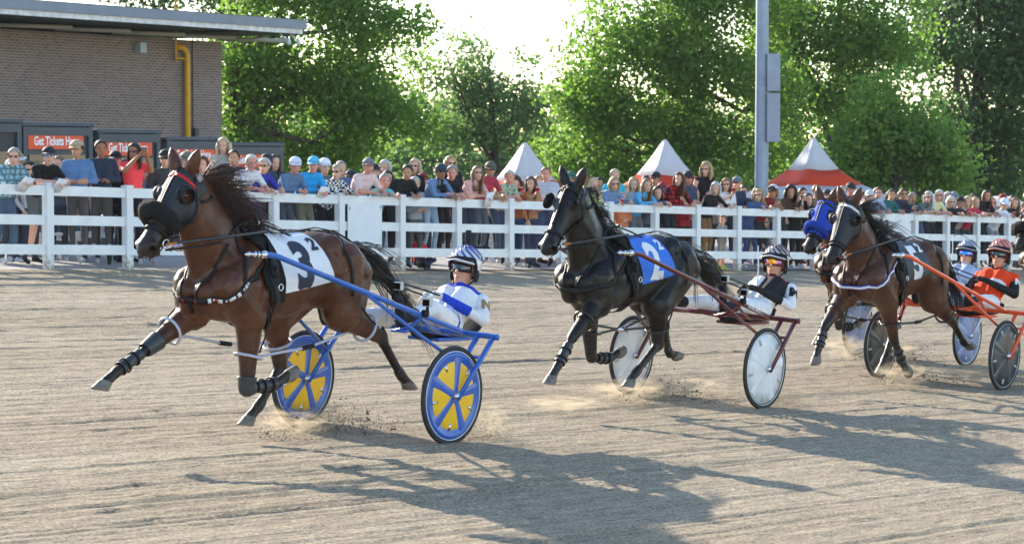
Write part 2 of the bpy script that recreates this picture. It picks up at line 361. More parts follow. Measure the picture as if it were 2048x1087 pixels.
# ------------------------------------------------------------------ ticket booths
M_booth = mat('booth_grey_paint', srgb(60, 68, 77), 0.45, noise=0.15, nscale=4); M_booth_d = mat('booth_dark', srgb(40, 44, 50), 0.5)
M_orange = mat('orange_sign', srgb(226, 84, 40), 0.5); M_let = mat('sign_white', (0.85, 0.85, 0.85), 0.5)
def glass_mat():
    m = mat('dark_window_glass', (0.03, 0.035, 0.04), 0.06, spec=0.8); return m
M_glass = glass_mat()
def text_mesh(s, size, bold=0.0, align='CENTER', extrude=0.0, shear=0.0):
    cu = bpy.data.curves.new('t', 'FONT'); cu.body = s; cu.size = size; cu.align_x = align; cu.align_y = 'CENTER'; cu.offset = bold; cu.extrude = extrude; cu.shear = shear; cu.resolution_u = 4
    o = bpy.data.objects.new('t', cu); COL.objects.link(o); dg = bpy.context.evaluated_depsgraph_get(); me = bpy.data.meshes.new_from_object(o.evaluated_get(dg)); bpy.data.objects.remove(o); bpy.data.curves.remove(cu); me.materials.clear(); return me
BV = 7.0
for i, (a, b, sign) in enumerate(((-95, 42, None), (44, 184, (59, 169)), (195, 319, (209, 306)), (331, 447, (345, 431)), (449, 565, (468, 556)))):
    ua, ub = fence_u(a, BV), fence_u(b, BV); w = ub - ua; c = fence_p((ua + ub) / 2, BV)
    names = ['dark ticket booth cut off by the left edge of the photo', 'grey ticket booth with orange sign behind the man in the tan cap', 'grey ticket booth with orange sign behind the woman in the red top taking a photo', 'grey ticket booth with orange sign under the yellow gas pipe', 'grey ticket booth at the right end of the row, beside the trees']
    th = thing('ticket_booth', names[i], 'booth', Matrix.Translation(c) @ frot, 'ticket booths')
    hh = (2.3, 2.3, 2.24, 2.17, 2.12)[i]; D = 2.2
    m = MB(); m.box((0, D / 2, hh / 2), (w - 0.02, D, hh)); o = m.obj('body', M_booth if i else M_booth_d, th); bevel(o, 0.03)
    m = MB(); m.box((0, D / 2 - 0.02, hh + 0.03), (w + 0.06, D + 0.1, 0.08)); o = m.obj('roof', M_booth, th); bevel(o, 0.02)
    m = MB()
    for sx in (-1, 1): m.box((sx * (w / 2 - 0.06), -0.03, hh / 2), (0.1, 0.06, hh - .02))
    m.box((0, -0.032, hh - 0.1), (w - 0.22, 0.06, 0.16)); m.obj('frame', M_booth, th)
    m = MB(); m.box((0, -0.012, 1.28), (w - 0.34, 0.03, 0.95)); m.obj('window', M_glass, th)
    m = MB(); m.box((0, -0.09, 0.78), (w - 0.3, 0.2, 0.05)); m.obj('counter', M_booth, th)
    if sign:
        sa, sb = fence_u(sign[0], BV - .06) - (ua + ub) / 2, fence_u(sign[1], BV - .06) - (ua + ub) / 2
        m = MB(); m.box(((sa + sb) / 2, -0.04, hh - 0.29), (sb - sa, 0.02, 0.30)); sg = m.obj('sign', M_orange, th)
        me = text_mesh('Get Tickets Here', 0.235, 0.006); me.materials.append(M_let)
        wtx = max(v.co.x for v in me.vertices) * 2
        t = link('lettering', me, sg); t.rotation_euler = (R(90), 0, 0); t.location = ((sa + sb) / 2, -0.056, hh - 0.29); t.scale = (min(1, (sb - sa) * 0.8 / wtx), 1, 1)
# white picnic tables behind the fence
M_wood_w = mat('white_painted_wood', (0.7, 0.72, 0.75), 0.6, noise=0.1)
for px, v, lab in ((12, 2.6, 'white picnic table behind the man in black at the far left'), (172, 2.8, 'white picnic table behind the man in the denim shirt and tan cap'), (980, 3.0, 'white picnic table behind the woman with curly brown hair')):
    c = fence_p(fence_u(px, v), v); th = thing('picnic_table', lab, 'table', Matrix.Translation(c) @ frot, 'white picnic tables')
    m = MB(); m.box((0, 0, 0.745), (1.8, 0.75, 0.045)); m.obj('tabletop', M_wood_w, th)
    for sy in (-1, 1): m = MB(); m.box((0, sy * 0.68, 0.44), (1.8, 0.26, 0.045)); m.obj('bench', M_wood_w, th)
    for sx in (-1, 1):
        for sy in (-1, 1): m = MB(); m.tube([(sx * 0.62, sy * 0.2, 0.72), (sx * 0.62, sy * 0.62, 0.0)], 0.05, 4); m.obj('leg', M_wood_w, th)
        m = MB(); m.box((sx * 0.68, 0, 0.40), (0.04, 1.5, 0.09)); m.obj('cross_beam', M_wood_w, th)

# ------------------------------------------------------------------ tents, light pole, tank
def tent_mat(name, col):
    m = mat(name, col, 0.55, noise=0.05, nscale=2, bump=0.25, bscale=4); N = m.node_tree.nodes; L = m.node_tree.links
    t = N.new('ShaderNodeBsdfTranslucent'); t.inputs['Color'].default_value = (*col, 1); mx = N.new('ShaderNodeMixShader'); mx.inputs[0].default_value = .45
    L.new(N['Principled BSDF'].outputs[0], mx.inputs[1]); L.new(t.outputs[0], mx.inputs[2]); L.new(mx.outputs[0], N['Material Output'].inputs[0]); return m
M_tw = tent_mat('tent_white', (0.74, 0.75, 0.78)); M_to = tent_mat('tent_orange', srgb(236, 82, 36))
M_alu = mat('aluminium', (0.55, 0.56, 0.58), 0.35, 0.9); M_galv = mat('galvanised_steel', srgb(136, 148, 166), 0.5, 0.35, noise=0.12, nscale=2.5, bump=0.1, bscale=25)
for px, py, D, lab in ((1050, 288, 53.5, 'white and orange peaked tent between the first horse and the black horse'), (1330, 282, 57.5, 'white and orange peaked tent behind the woman in the red plaid shirt'), (1627, 278, 64, 'white and orange peaked tent just right of the light pole')):
    a = at(px, py, D); g = gz(a.x); H_ = a.z - g
    th = thing('event_tent', lab, 'tent', Matrix.Translation((a.x, a.y, g)) @ Matrix.Rotation(R(28), 4, 'Z'), 'peaked tents behind the crowd')
    k = D / 64.0
    prof = [(0.02, H_), (0.05, H_ - 0.03), (0.20, H_ - 0.30), (0.36, H_ - 0.56), (0.53, H_ - 0.80)], [(0.53, H_ - 0.80), (0.75, H_ - 1.0), (1.02, H_ - 1.2)], [(1.02, H_ - 1.2), (1.30, H_ - 1.36), (1.5, H_ - 1.44), (1.5, H_ - 1.75)]
    for pr, mm, nm in zip(prof, (M_tw, M_to, M_tw), ('canopy_top', 'canopy_band', 'canopy_skirt')):
        m = MB(); rings = []
        for r_, z in pr:
            # square plan with slightly sagging sides
            ring = []
            for j in range(32):
                an = 2 * math.pi * (j + .5) / 32; sq = 1 / max(abs(math.cos(an)), abs(math.sin(an))); bl = 1 + (sq - 1) * 0.8
                corner = (sq - 1) / 0.414
                ring.append(Vector((r_ * bl * math.cos(an), r_ * bl * math.sin(an), z + 0.05 * corner * (1 if r_ < 1.4 else 0))))
            rings.append(ring)
        m.loft(rings, cap=False); o = m.obj(nm, mm, th, True); o.modifiers.new('s', 'SOLIDIFY').thickness = 0.01
    for sx in (-1, 1):
        for sy in (-1, 1): m = MB(); m.box((sx * 1.42, sy * 1.42, (H_ - 1.5) / 2), (0.06, 0.06, H_ - 1.5)); m.obj('leg', M_alu, th)
a = at(1523, 380, 63.0); g = gz(a.x)
lp = thing('light_pole', 'tall grey steel light pole with two stacked speaker boxes behind the crowd', 'pole', Matrix.Translation((a.x, a.y, g)))
m = MB(); m.lathe([(0.185, -0.1), (0.175, 2), (0.15, 9), (0.12, 15)], 12); m.obj('pole', M_galv, lp)
m = MB(); m.lathe([(0.30, 0), (0.30, 0.05), (0.22, 0.08)], 12); m.obj('base_plate', M_galv, lp)
for y0, y1 in ((108, 184), (186, 285)):
    za = CAMH + (324 - y0) / FPX * 63 - g; zb = CAMH + (324 - y1) / FPX * 63 - g
    m = MB(); m.box((0.27, -0.06, (za + zb) / 2), (0.33, 0.36, za - zb - 0.02)); o = m.obj('speaker_box', M_galv, lp); bevel(o, 0.012)
for z in (za + .2, zb + .2, zb + 1.6): m = MB(); m.tube([(0.13 * math.cos(t), 0.0 + 0.17 * math.sin(t), z) for t in np.linspace(0, 2 * math.pi, 13)[:-1]], 0.012, 6, closed=True); m.obj('bracket', M_galv, lp)
a = at(2003, 392, 72.0); g = gz(a.x); th = thing('water_tank', 'squat white round tank beyond the crowd at the far right', 'tank', Matrix.Translation((a.x, a.y, g)))
m = MB(); ht = a.z - g; m.lathe([(0.62, 0), (0.62, ht - 0.35), (0.68, ht - .33), (0.68, ht - .22), (0.5, ht - .1), (0.2, ht)], 20); m.obj('shell', M_tw, th, True)
# overhead wire
m = MB(); pa = at(560, 300, 105); pb = at(1260, 296, 105); pc = at(2200, 330, 108)
pts = []
for A_, B_ in ((pa, pb), (pb, pc)):
    for k in range(16):
        t = k / 15; p = A_.lerp(B_, t); p = p + Vector((0, 0, -2.0 * t * (1 - t))); pts.append(p)
o = m.tube(pts, 0.02, 5).obj('overhead_wire', mat('black_cable', (0.02, 0.02, 0.02), 0.6)); props(o, 'thin overhead wire sagging in front of the far trees', 'wire')

# ------------------------------------------------------------------ trees
def leaf_material(name, dark, light, trans):
    m = bpy.data.materials.new(name); m.use_nodes = True; nt = m.node_tree; N = nt.nodes; L = nt.links; N.clear()
    out = N.new('ShaderNodeOutputMaterial'); d = N.new('ShaderNodeBsdfPrincipled'); d.inputs['Roughness'].default_value = 0.5; d.inputs['Specular IOR Level'].default_value = 0.35
    t = N.new('ShaderNodeBsdfTranslucent'); mx = N.new('ShaderNodeMixShader'); mx.inputs[0].default_value = 0.55
    a = N.new('ShaderNodeAttribute'); a.attribute_name = 'tone'
    r1 = N.new('ShaderNodeMixRGB'); r1.inputs[1].default_value = (*dark, 1); r1.inputs[2].default_value = (*light, 1); L.new(a.outputs['Fac'], r1.inputs[0])
    r2 = N.new('ShaderNodeMixRGB'); r2.blend_type = 'MULTIPLY'; r2.inputs[0].default_value = 1; r2.inputs[2].default_value = (*trans, 1); L.new(r1.outputs[0], r2.inputs[1])
    L.new(r1.outputs[0], d.inputs['Base Color']); L.new(r2.outputs[0], t.inputs['Color'])
    L.new(d.outputs[0], mx.inputs[1]); L.new(t.outputs[0], mx.inputs[2]); L.new(mx.outputs[0], out.inputs[0]); return m
M_bark = mat('bark', (0.07, 0.055, 0.045), 0.9, noise=0.3, nscale=6, bump=0.8, bscale=20)
LEAF = {'maple': leaf_material('maple_leaf', (0.085, 0.155, 0.036), (0.16, 0.25, 0.055), (1.9, 2.1, 1.25)),
        'far': leaf_material('far_leaf', (0.075, 0.13, 0.05), (0.13, 0.20, 0.07), (1.8, 2.0, 1.5)),
        'dark': leaf_material('dark_leaf', (0.05, 0.10, 0.045), (0.095, 0.16, 0.06), (1.7, 1.9, 1.4))}
def foliage(name, blobs, n_clump, per, csize, leaf, kind, parent, seed, inner=0.35):
    rng = np.random.default_rng(seed)
    vol = np.array([b[1][0] * b[1][1] * b[1][2] for b in blobs]) ** 0.75; vol /= vol.sum()
    which = rng.choice(len(blobs), n_clump, p=vol)
    C_ = np.array([b[0] for b in blobs])[which]; Rr = np.array([b[1] for b in blobs])[which]
    d = rng.normal(size=(n_clump, 3)); d /= np.linalg.norm(d, axis=1)[:, None]
    rad = 1 - (1 - inner) * rng.random(n_clump) ** 2.0
    # bumpy outline
    ph = rng.uniform(0, 6.28, 6)
    bump = 1 + 0.13 * np.sin(5 * d[:, 0] + ph[0]) * np.sin(6 * d[:, 2] + ph[1]) + 0.10 * np.sin(11 * d[:, 0] + 9 * d[:, 2] + ph[2]) + 0.06 * rng.normal(size=n_clump)
    cc = C_ + d * Rr * (rad * bump)[:, None]
    q3 = np.sin(cc[:, 0] * 1.9 + ph[3]) + np.sin(cc[:, 2] * 2.3 + ph[4] + cc[:, 0] * .7) + np.sin(cc[:, 1] * 1.7 + ph[5])      # hollows between the boughs
    kp = (q3 + rng.normal(0, .45, n_clump)) > -.75; cc = cc[kp]; n_clump = len(cc)
    tone = np.clip(0.45 + 0.25 * rng.normal(size=n_clump), 0, 1)
    n = n_clump * per
    cen = np.repeat(cc, per, 0) + rng.normal(size=(n, 3)) * csize * np.array([1, 1, 0.62])
    tn = np.clip(np.repeat(tone, per) + 0.12 * rng.normal(size=n), 0, 1)
    nx = rng.normal(size=(n, 3)) + np.array([0, 0, 0.7]); nx /= np.linalg.norm(nx, axis=1)[:, None]
    ux = np.cross(nx, rng.normal(size=(n, 3))); ux /= np.linalg.norm(ux, axis=1)[:, None]; vx = np.cross(nx, ux)
    s = leaf * rng.uniform(0.6, 1.3, n)[:, None]
    co = np.stack([cen - ux * s * .5, cen + vx * s * .33 - nx * s * .05, cen + ux * s * .5, cen - vx * s * .33 - nx * s * .05], 1).reshape(-1, 3)
    fc = np.arange(n * 4).reshape(-1, 4)
    me = fast_mesh(name, co, fc)
    at_ = me.attributes.new('tone', 'FLOAT', 'POINT'); at_.data.foreach_set('value', np.repeat(tn, 4).astype(np.float32))
    me.materials.append(LEAF[kind]); o = link(name, me, parent); return o
def tree(name, label, px, D, base_py, crown, kind, n_clump, per, csize, leaf, seed, trunk_r=0.28, limbs=7, group=None, inner=0.35):
    """crown: list of (px, py, rx, ry) photo ellipses turned into ellipsoids of real size at distance D"""
    rng = random.Random(seed)
    b = at(px, base_py, D); g = gz(b.x); root = thing(name, label, 'tree', Matrix.Translation((b.x, D, g)), group)
    sc = D / FPX; blobs = []
    for (cx_, cy_, rx, ry) in crown:
        c = at(cx_, cy_, D); dy = rng.uniform(-0.35, 0.35) * rx * sc
        blobs.append(((c.x - b.x, dy, c.z - g), (rx * sc, (rx + ry) / 2 * sc * 0.9, ry * sc)))
    foliage('crown', blobs, n_clump, per, csize, leaf, kind, root, seed, inner)
    top = max(bb[0][2] for bb in blobs)
    m = MB(); lean = rng.uniform(-.4, .4)
    pts = [Vector((lean * t * t, 0.3 * math.sin(3 * t), -0.2 + (top + .2) * t)) for t in (0, .1, .25, .45, .7, 1)]
    m.tube(pts, [trunk_r * 1.4, trunk_r, trunk_r * .85, trunk_r * .65, trunk_r * .4, trunk_r * .12], 10); m.obj('trunk', M_bark, root, True)
    for k in range(limbs):
        c, r_ = blobs[k % len(blobs)]; t0 = rng.uniform(0.22, 0.7); s_ = pts[0].lerp(pts[-1], t0); s_.x = lean * t0 * t0
        e = Vector(c) + Vector((rng.uniform(-.8, .8) * r_[0], rng.uniform(-.6, .6) * r_[1], rng.uniform(-.1, .7) * r_[2]))
        md = s_.lerp(e, .5) + Vector((rng.uniform(-.4, .4), rng.uniform(-.4, .4), rng.uniform(-.7, .1)))
        q = [s_, s_.lerp(md, .55) , md, md.lerp(e, .5) + Vector((0, 0, .15)), e]
        r0 = trunk_r * 0.45 * (1 - .5 * t0)
        mm = MB(); mm.tube(q, [r0, r0 * .8, r0 * .6, r0 * .38, r0 * .1], 7)
        for j in range(4):
            f_ = q[rng.randint(1, 3)]; e2 = f_ + Vector((rng.uniform(-1.5, 1.5), rng.uniform(-1, 1), rng.uniform(.1, 1.5))); mm.tube([f_, f_.lerp(e2, .5) + Vector((0, 0, -.1)), e2], [r0 * .35, r0 * .25, r0 * .07], 5)
        mm.obj('limb', M_bark, root, True)
    return root
tree('maple_tree', 'tall bright green maple rising beside the brick building', 470, 80, 300, [(520, 60, 110, 120), (660, 20, 150, 120), (600, 190, 160, 110), (770, 110, 95, 105), (730, 230, 120, 90), (560, 290, 110, 60), (800, 265, 90, 55), (650, 310, 130, 50), (470, 200, 60, 110), (640, -120, 190, 120), (830, 45, 30, 45)], 'maple', 4600, 14, 0.34, 0.18, 11, 0.3, 11, 'trees behind the crowd', 0.25)
tree('roadside_tree', 'smaller grey-green tree with open limbs left of the sky gap', 990, 118, 310, [(900, 130, 85, 65), (1000, 170, 80, 70), (880, 215, 80, 60), (1040, 230, 55, 75), (960, 255, 110, 40), (850, 280, 70, 45), (1060, 290, 50, 45)], 'far', 1350, 11, 0.40, 0.24, 23, 0.3, 14, 'trees behind the crowd', 0.3)
tree('maple_tree', 'broad sunlit maple directly left of the light pole', 1400, 92, 330, [(1240, 150, 130, 110), (1370, 80, 170, 120), (1180, 250, 100, 90), (1330, 260, 150, 100), (1480, 200, 130, 130), (1250, 345, 120, 45), (1420, 340, 140, 50), (1280, -20, 110, 70), (1480, -30, 150, 90), (1120, 320, 60, 55), (1150, 205, 50, 50)], 'maple', 4800, 14, 0.38, 0.20, 31, 0.36, 10, 'trees behind the crowd', 0.25)
tree('maple_tree', 'large maple directly right of the light pole', 1680, 97, 340, [(1640, 60, 120, 110), (1740, 120, 110, 110), (1650, 220, 120, 90), (1560, 130, 70, 130), (1600, -60, 150, 90), (1580, 300, 60, 60), (1790, 40, 70, 80)], 'maple', 3300, 14, 0.38, 0.20, 47, 0.36, 8, 'trees behind the crowd', 0.25)
tree('young_maple', 'rounded mid green tree in front of the dark trees on the right', 1790, 84, 350, [(1790, 230, 80, 90), (1760, 310, 100, 70), (1830, 300, 90, 80), (1700, 350, 70, 45), (1870, 350, 80, 50)], 'maple', 1800, 15, 0.36, 0.18, 53, 0.22, 6, 'trees behind the crowd', 0.25)
tree('dark_evergreen', 'tall dark tree filling the top right corner', 1960, 110, 360, [(1880, 40, 110, 110), (1990, 120, 130, 130), (1930, 250, 120, 90), (2060, 250, 110, 120), (2040, -20, 150, 110), (1960, 350, 120, 60), (2120, 100, 110, 150)], 'dark', 3300, 13, 0.5, 0.27, 61, 0.4, 8, 'trees behind the crowd', 0.2)
tree('dark_evergreen', 'dark tree behind the brick building at the top left', 330, 120, 250, [(330, -60, 130, 80), (450, -30, 60, 70), (200, -80, 120, 60)], 'dark', 900, 12, 0.5, 0.27, 67, 0.3, 3, 'trees behind the crowd', 0.3)
# distant belt of trees and hedges closing the view under the crowns
hb = []
for k in range(46):
    px = -150 + k * 52; c = at(px, 342 + random.Random(k).uniform(-14, 18), 150 + random.Random(k + 9).uniform(-14, 18))
    hb.append(((c.x, c.y, gz(c.x) + 2.2), (3.4, 2.5, 2.8 + random.Random(k + 5).uniform(0, 1.8))))
o = foliage('distant_tree_belt', hb, 7500, 13, 0.6, 0.42, 'far', None, 71, 0.2); props(o, 'distant belt of dark shrubs and trees behind everything', 'trees', kind='stuff')
# ------------------------------------------------------------------ organic bodies
def remesh(mb, voxel, smooth=6, fac=0.5):
    me = mb.mesh('tmp'); bm = bmesh.new(); bm.from_mesh(me); bmesh.ops.recalc_face_normals(bm, faces=bm.faces); bm.to_mesh(me); bm.free()
    o = bpy.data.objects.new('tmp', me); COL.objects.link(o)
    r = o.modifiers.new('r', 'REMESH'); r.mode = 'VOXEL'; r.voxel_size = voxel; r.adaptivity = 0
    if smooth: s = o.modifiers.new('s', 'SMOOTH'); s.factor = fac; s.iterations = smooth
    dg = bpy.context.evaluated_depsgraph_get(); out = bpy.data.meshes.new_from_object(o.evaluated_get(dg))
    bpy.data.objects.remove(o); bpy.data.meshes.remove(me)
    out.polygons.foreach_set('use_smooth', [True] * len(out.polygons)); return out
def np_verts(me):
    a = np.empty(len(me.vertices) * 3, np.float32); me.vertices.foreach_get('co', a); return a.reshape(-1, 3).astype(float)
def np_normals(me):
    a = np.empty(len(me.vertices) * 3, np.float32); me.vertices.foreach_get('normal', a); return a.reshape(-1, 3).astype(float)
def np_centers(me):
    a = np.empty(len(me.polygons) * 3, np.float32); me.polygons.foreach_get('center', a); return a.reshape(-1, 3).astype(float)
def nearest_tag(P, caps):
    """caps: list of (a, b, ra, rb, tag). index of the nearest capsule for each point"""
    best = np.full(len(P), 1e9); bi = np.zeros(len(P), int); tt = np.zeros(len(P))
    for i, (a, b, ra, rb, tag) in enumerate(caps):
        a = np.array(a, float); b = np.array(b, float); ab = b - a; L2 = max(ab @ ab, 1e-9)
        t = np.clip((P - a) @ ab / L2, 0, 1); d = np.linalg.norm(P - (a + t[:, None] * ab), axis=1) - (ra + (rb - ra) * t)
        k = d < best; best[k] = d[k]; bi[k] = i; tt[k] = t[k]
    return bi, tt
def set_colors(me, cols, domain='POINT', name='Col'):
    a = me.color_attributes.new(name, 'FLOAT_COLOR', domain)
    c = np.ones((len(cols), 4), np.float32); c[:, :3] = cols; a.data.foreach_set('color', c.ravel())
def shell(me, keep, planes, off, thick=0.0):
    """a skin lifted off part of a body: faces where keep[face] and inside all planes (co, no: outside is +no)"""
    bm = bmesh.new(); bm.from_mesh(me); bm.faces.ensure_lookup_table()
    if keep is not None:
        bmesh.ops.delete(bm, geom=[f for f in bm.faces if not keep[f.index]], context='FACES')
    for co, no in planes:
        g = bm.verts[:] + bm.edges[:] + bm.faces[:]
        if not bm.faces: break
        bmesh.ops.bisect_plane(bm, geom=g, plane_co=Vector(co), plane_no=Vector(no), clear_outer=True, clear_inner=False)
    bm.normal_update()
    for v in bm.verts: v.co += v.normal * off
    if thick and bm.faces:
        ex = bmesh.ops.extrude_face_region(bm, geom=bm.faces[:]); vs = [e for e in ex['geom'] if isinstance(e, bmesh.types.BMVert)]
        bm.normal_update()
        for v in vs: v.co += v.normal * thick
    out = bpy.data.meshes.new('shell'); bm.to_mesh(out); bm.free()
    out.polygons.foreach_set('use_smooth', [True] * len(out.polygons)); return out
def resample(pts, n, closed=False):
    pts = [Vector(p) for p in pts]
    if closed: pts = pts + [pts[0]]
    # Catmull-Rom through the points
    out = []; N = len(pts)
    segs = N - 1
    for k in range(n if not closed else n):
        x = k / (n - 1 if not closed else n) * segs; i = min(int(x), segs - 1); t = x - i
        p0 = pts[i - 1] if i > 0 else (pts[-2] if closed else pts[0] * 2 - pts[1]); p1 = pts[i]; p2 = pts[i + 1]; p3 = pts[i + 2] if i + 2 < N else (pts[1] if closed else pts[-1] * 2 - pts[-2])
        out.append(0.5 * ((2 * p1) + (p2 - p0) * t + (2 * p0 - 5 * p1 + 4 * p2 - p3) * t * t + (3 * p1 - p0 - 3 * p2 + p3) * t ** 3))
    return out
def hug(bvh, pts, n, off=0.006, closed=False):
    ps, ns = [], []
    for p in resample(pts, n, closed):
        loc, nor, idx, d = bvh.find_nearest(p)
        if loc is None: ps.append(p); ns.append(Vector((0, 0, 1))); continue
        ps.append(loc + nor * off); ns.append(nor.copy())
    return ps, ns
def strap(mb, bvh, pts, width, n=24, off=0.005, closed=False, thick=0.003):
    ps, ns = hug(bvh, pts, n, off, closed); mb.tube(ps, 0.01, flat=(width / 2, thick), up=ns, closed=closed); return ps, ns
def torus(mb, c, axis, r, t, n=18, m=7, squash=1.0):
    axis = Vector(axis).normalized(); u = axis.orthogonal().normalized(); w = axis.cross(u); c = Vector(c)
    mb.tube([c + (u * math.cos(2 * math.pi * k / n) + w * math.sin(2 * math.pi * k / n) * squash) * r for k in range(n)], t, m, closed=True)
def wrap_text(s, size, bvh, center, ux, uy, off, bold=0.01, sx=1.0):
    """flat lettering laid onto a curved surface: each point drops along -normal onto it"""
    me = text_mesh(s, size, bold); bm = bmesh.new(); bm.from_mesh(me)
    for ax in (0, 1):
        lo = min((v.co[ax] for v in bm.verts), default=0); hi = max((v.co[ax] for v in bm.verts), default=0); k = lo + 0.02
        while k < hi:
            no = Vector((1, 0, 0)) if ax == 0 else Vector((0, 1, 0))
            bmesh.ops.bisect_plane(bm, geom=bm.verts[:] + bm.edges[:] + bm.faces[:], plane_co=no * k, plane_no=no); k += 0.02
    c = Vector(center); ux = Vector(ux).normalized(); uy = Vector(uy).normalized(); nz = ux.cross(uy)
    for v in bm.verts:
        p = c + ux * v.co.x * sx + uy * v.co.y
        loc, nor, i, d = bvh.ray_cast(p + nz * 0.5, -nz, 1.2)
        if loc is None: loc, nor, i, d = bvh.find_nearest(p)
        v.co = loc + nor * off
    bm.to_mesh(me); bm.free(); return me
def strands(mb, roots, dirs, length, r0, seg, rng, grav=0.25, wave=0.05, spread=0.15, clump=0):
    if clump:
        order = sorted(range(len(roots)), key=lambda i: (round(roots[i][0] * 9), roots[i][1], roots[i][2])); roots = [roots[i] for i in order]; dirs = [dirs[i] for i in order]
    for ci, (p, d) in enumerate(zip(roots, dirs)):
        if clump:
            if ci % clump == 0:
                L = length * rng.uniform(.55, 1.15); cd = (Vector(d) + Vector((rng.gauss(0, spread), rng.gauss(0, spread), rng.gauss(0, spread)))).normalized(); w1 = Vector((rng.gauss(0, wave), rng.gauss(0, wave), rng.gauss(0, wave))); w2 = Vector((rng.gauss(0, wave), rng.gauss(0, wave), rng.gauss(0, wave))) * 1.5; p0 = Vector(p)
            l2 = L * rng.uniform(.8, 1.08); jd = Vector((rng.gauss(0, .035), rng.gauss(0, .035), rng.gauss(0, .035))); pts = []
            for k in range(seg + 1):
                t = k / seg; pp = Vector(p).lerp(p0, .75 * t); pts.append(pp + (cd + jd) * (l2 * t) + Vector((0, 0, -grav * l2 * t * t)) + w1 * math.sin(3.0 * t) + w2 * t * t)
            mb.tube(pts, [r0 * (1 - 0.8 * k / seg) for k in range(seg + 1)], 3, cap=False); continue
        L = length * rng.uniform(0.6, 1.15); d = (Vector(d) + Vector((rng.gauss(0, spread), rng.gauss(0, spread), rng.gauss(0, spread)))).normalized()
        w1 = Vector((rng.gauss(0, wave), rng.gauss(0, wave), rng.gauss(0, wave))); w2 = Vector((rng.gauss(0, wave), rng.gauss(0, wave), rng.gauss(0, wave)))
        pts = []
        for k in range(seg + 1):
            t = k / seg; pts.append(Vector(p) + d * (L * t) + Vector((0, 0, -grav * L * t * t)) + w1 * math.sin(3.0 * t) + w2 * t * t)
        mb.tube(pts, [r0 * (1 - 0.8 * k / seg) for k in range(seg + 1)], 3, cap=False)

# ------------------------------------------------------------------ rigs: one frame per horse, sulky and driver (x forward, y left, z up; origin on the ground under the axle)
def rig_matrix(near, far, hd=54.0):
    A, B = G(*near), G(*far); M = (A + B) / 2; n = Vector((SLOPE, 0, 1)).normalized()
    h_ = Vector((-math.cos(R(hd)), -math.sin(R(hd)), 0)); h_ = (h_ - n * h_.dot(n)).normalized(); l_ = n.cross(h_)
    m = Matrix((( h_.x, l_.x, n.x, M.x), (h_.y, l_.y, n.y, M.y), (h_.z, l_.z, n.z, M.z), (0, 0, 0, 1))); return m
RIG = {1: rig_matrix((900, 889), (600, 851), 54.5), 2: rig_matrix((1525, 818), (1258, 788)), 3: rig_matrix((2005, 782), (1757, 756)), 4: rig_matrix((1936, 734), (1706, 712)), 5: None}
e5 = at(2036, 486, 31.0)       # the fifth horse: only its nose reaches into the picture
RIG[5] = RIG[3].to_3x3().to_4x4(); RIG[5] = Matrix.Translation(e5 - RIG[5].to_3x3() @ Vector((2.56, 0, 1.34))) @ RIG[5]
HX = 1.2        # the horse's own origin lies this far ahead of the axle

def coat_material():
    m = mat('horse_coat', attr='Col', rough=0.5, spec=0.36, noise=0.25, nscale=9); N = m.node_tree.nodes; L = m.node_tree.links; b = N['Principled BSDF']
    tc = N.new('ShaderNodeTexCoord'); big = N.new('ShaderNodeTexNoise'); big.inputs['Scale'].default_value = 7; big.inputs['Detail'].default_value = 3; L.new(tc.outputs['Object'], big.inputs[0])
    fine = N.new('ShaderNodeTexNoise'); fine.inputs['Scale'].default_value = 160; fine.inputs['Detail'].default_value = 3; v = N.new('ShaderNodeVectorMath'); v.operation = 'MULTIPLY'; v.inputs[1].default_value = (.35, 1, .7); L.new(tc.outputs['Object'], v.inputs[0]); L.new(v.outputs[0], fine.inputs[0])
    b1 = N.new('ShaderNodeBump'); b1.inputs['Strength'].default_value = .5; b1.inputs['Distance'].default_value = .03; L.new(big.outputs[0], b1.inputs['Height'])
    b2 = N.new('ShaderNodeBump'); b2.inputs['Strength'].default_value = .25; b2.inputs['Distance'].default_value = .003; L.new(fine.outputs[0], b2.inputs['Height']); L.new(b1.outputs[0], b2.inputs['Normal']); L.new(b2.outputs[0], b.inputs['Normal'])
    mr = N.new('ShaderNodeMapRange'); mr.inputs['To Min'].default_value = .27; mr.inputs['To Max'].default_value = .6; mr.inputs['From Min'].default_value = .3; mr.inputs['From Max'].default_value = .7; L.new(big.outputs[0], mr.inputs['Value']); L.new(mr.outputs[0], b.inputs['Roughness']); return m
M_coat = coat_material()
M_hair_b = mat('horse_hair_black', (0.012, 0.010, 0.009), 0.42, spec=0.5)
M_hair_r = mat('horse_hair_reddish', (0.045, 0.018, 0.012), 0.38, spec=0.5)
M_hoof = mat('hoof_horn', (0.16, 0.14, 0.12), 0.6, noise=0.3, nscale=20)
M_nostril = mat('nostril_dark', (0.006, 0.004, 0.004), 0.9, spec=0.1)
M_eye = mat('dark_eye', (0.008, 0.005, 0.004), 0.08, spec=0.8)
M_leather = mat('black_leather', (0.012, 0.012, 0.014), 0.62, spec=0.3, noise=0.2, nscale=30)
M_boot = mat('grey_boot_plastic', (0.035, 0.038, 0.044), 0.38, noise=0.25, nscale=18)
M_metal = mat('polished_steel', (0.7, 0.7, 0.72), 0.22, 1.0)
M_fleece = mat('black_fleece', (0.010, 0.010, 0.011), 0.95, bump=1.0, bscale=120)
M_bluefl = mat('blue_fleece', srgb(26, 66, 172), 0.95, bump=1.0, bscale=120)
M_bluecl = mat('blue_cloth_hood', srgb(24, 64, 168), 0.8)
M_blackcl = mat('black_mesh_hood', (0.016, 0.018, 0.024), 0.62, noise=0.3, nscale=40)
M_greyhob = mat('grey_plastic_tube', srgb(176, 178, 196), 0.35)
M_blackhob = mat('black_plastic_tube', (0.02, 0.02, 0.024), 0.3)
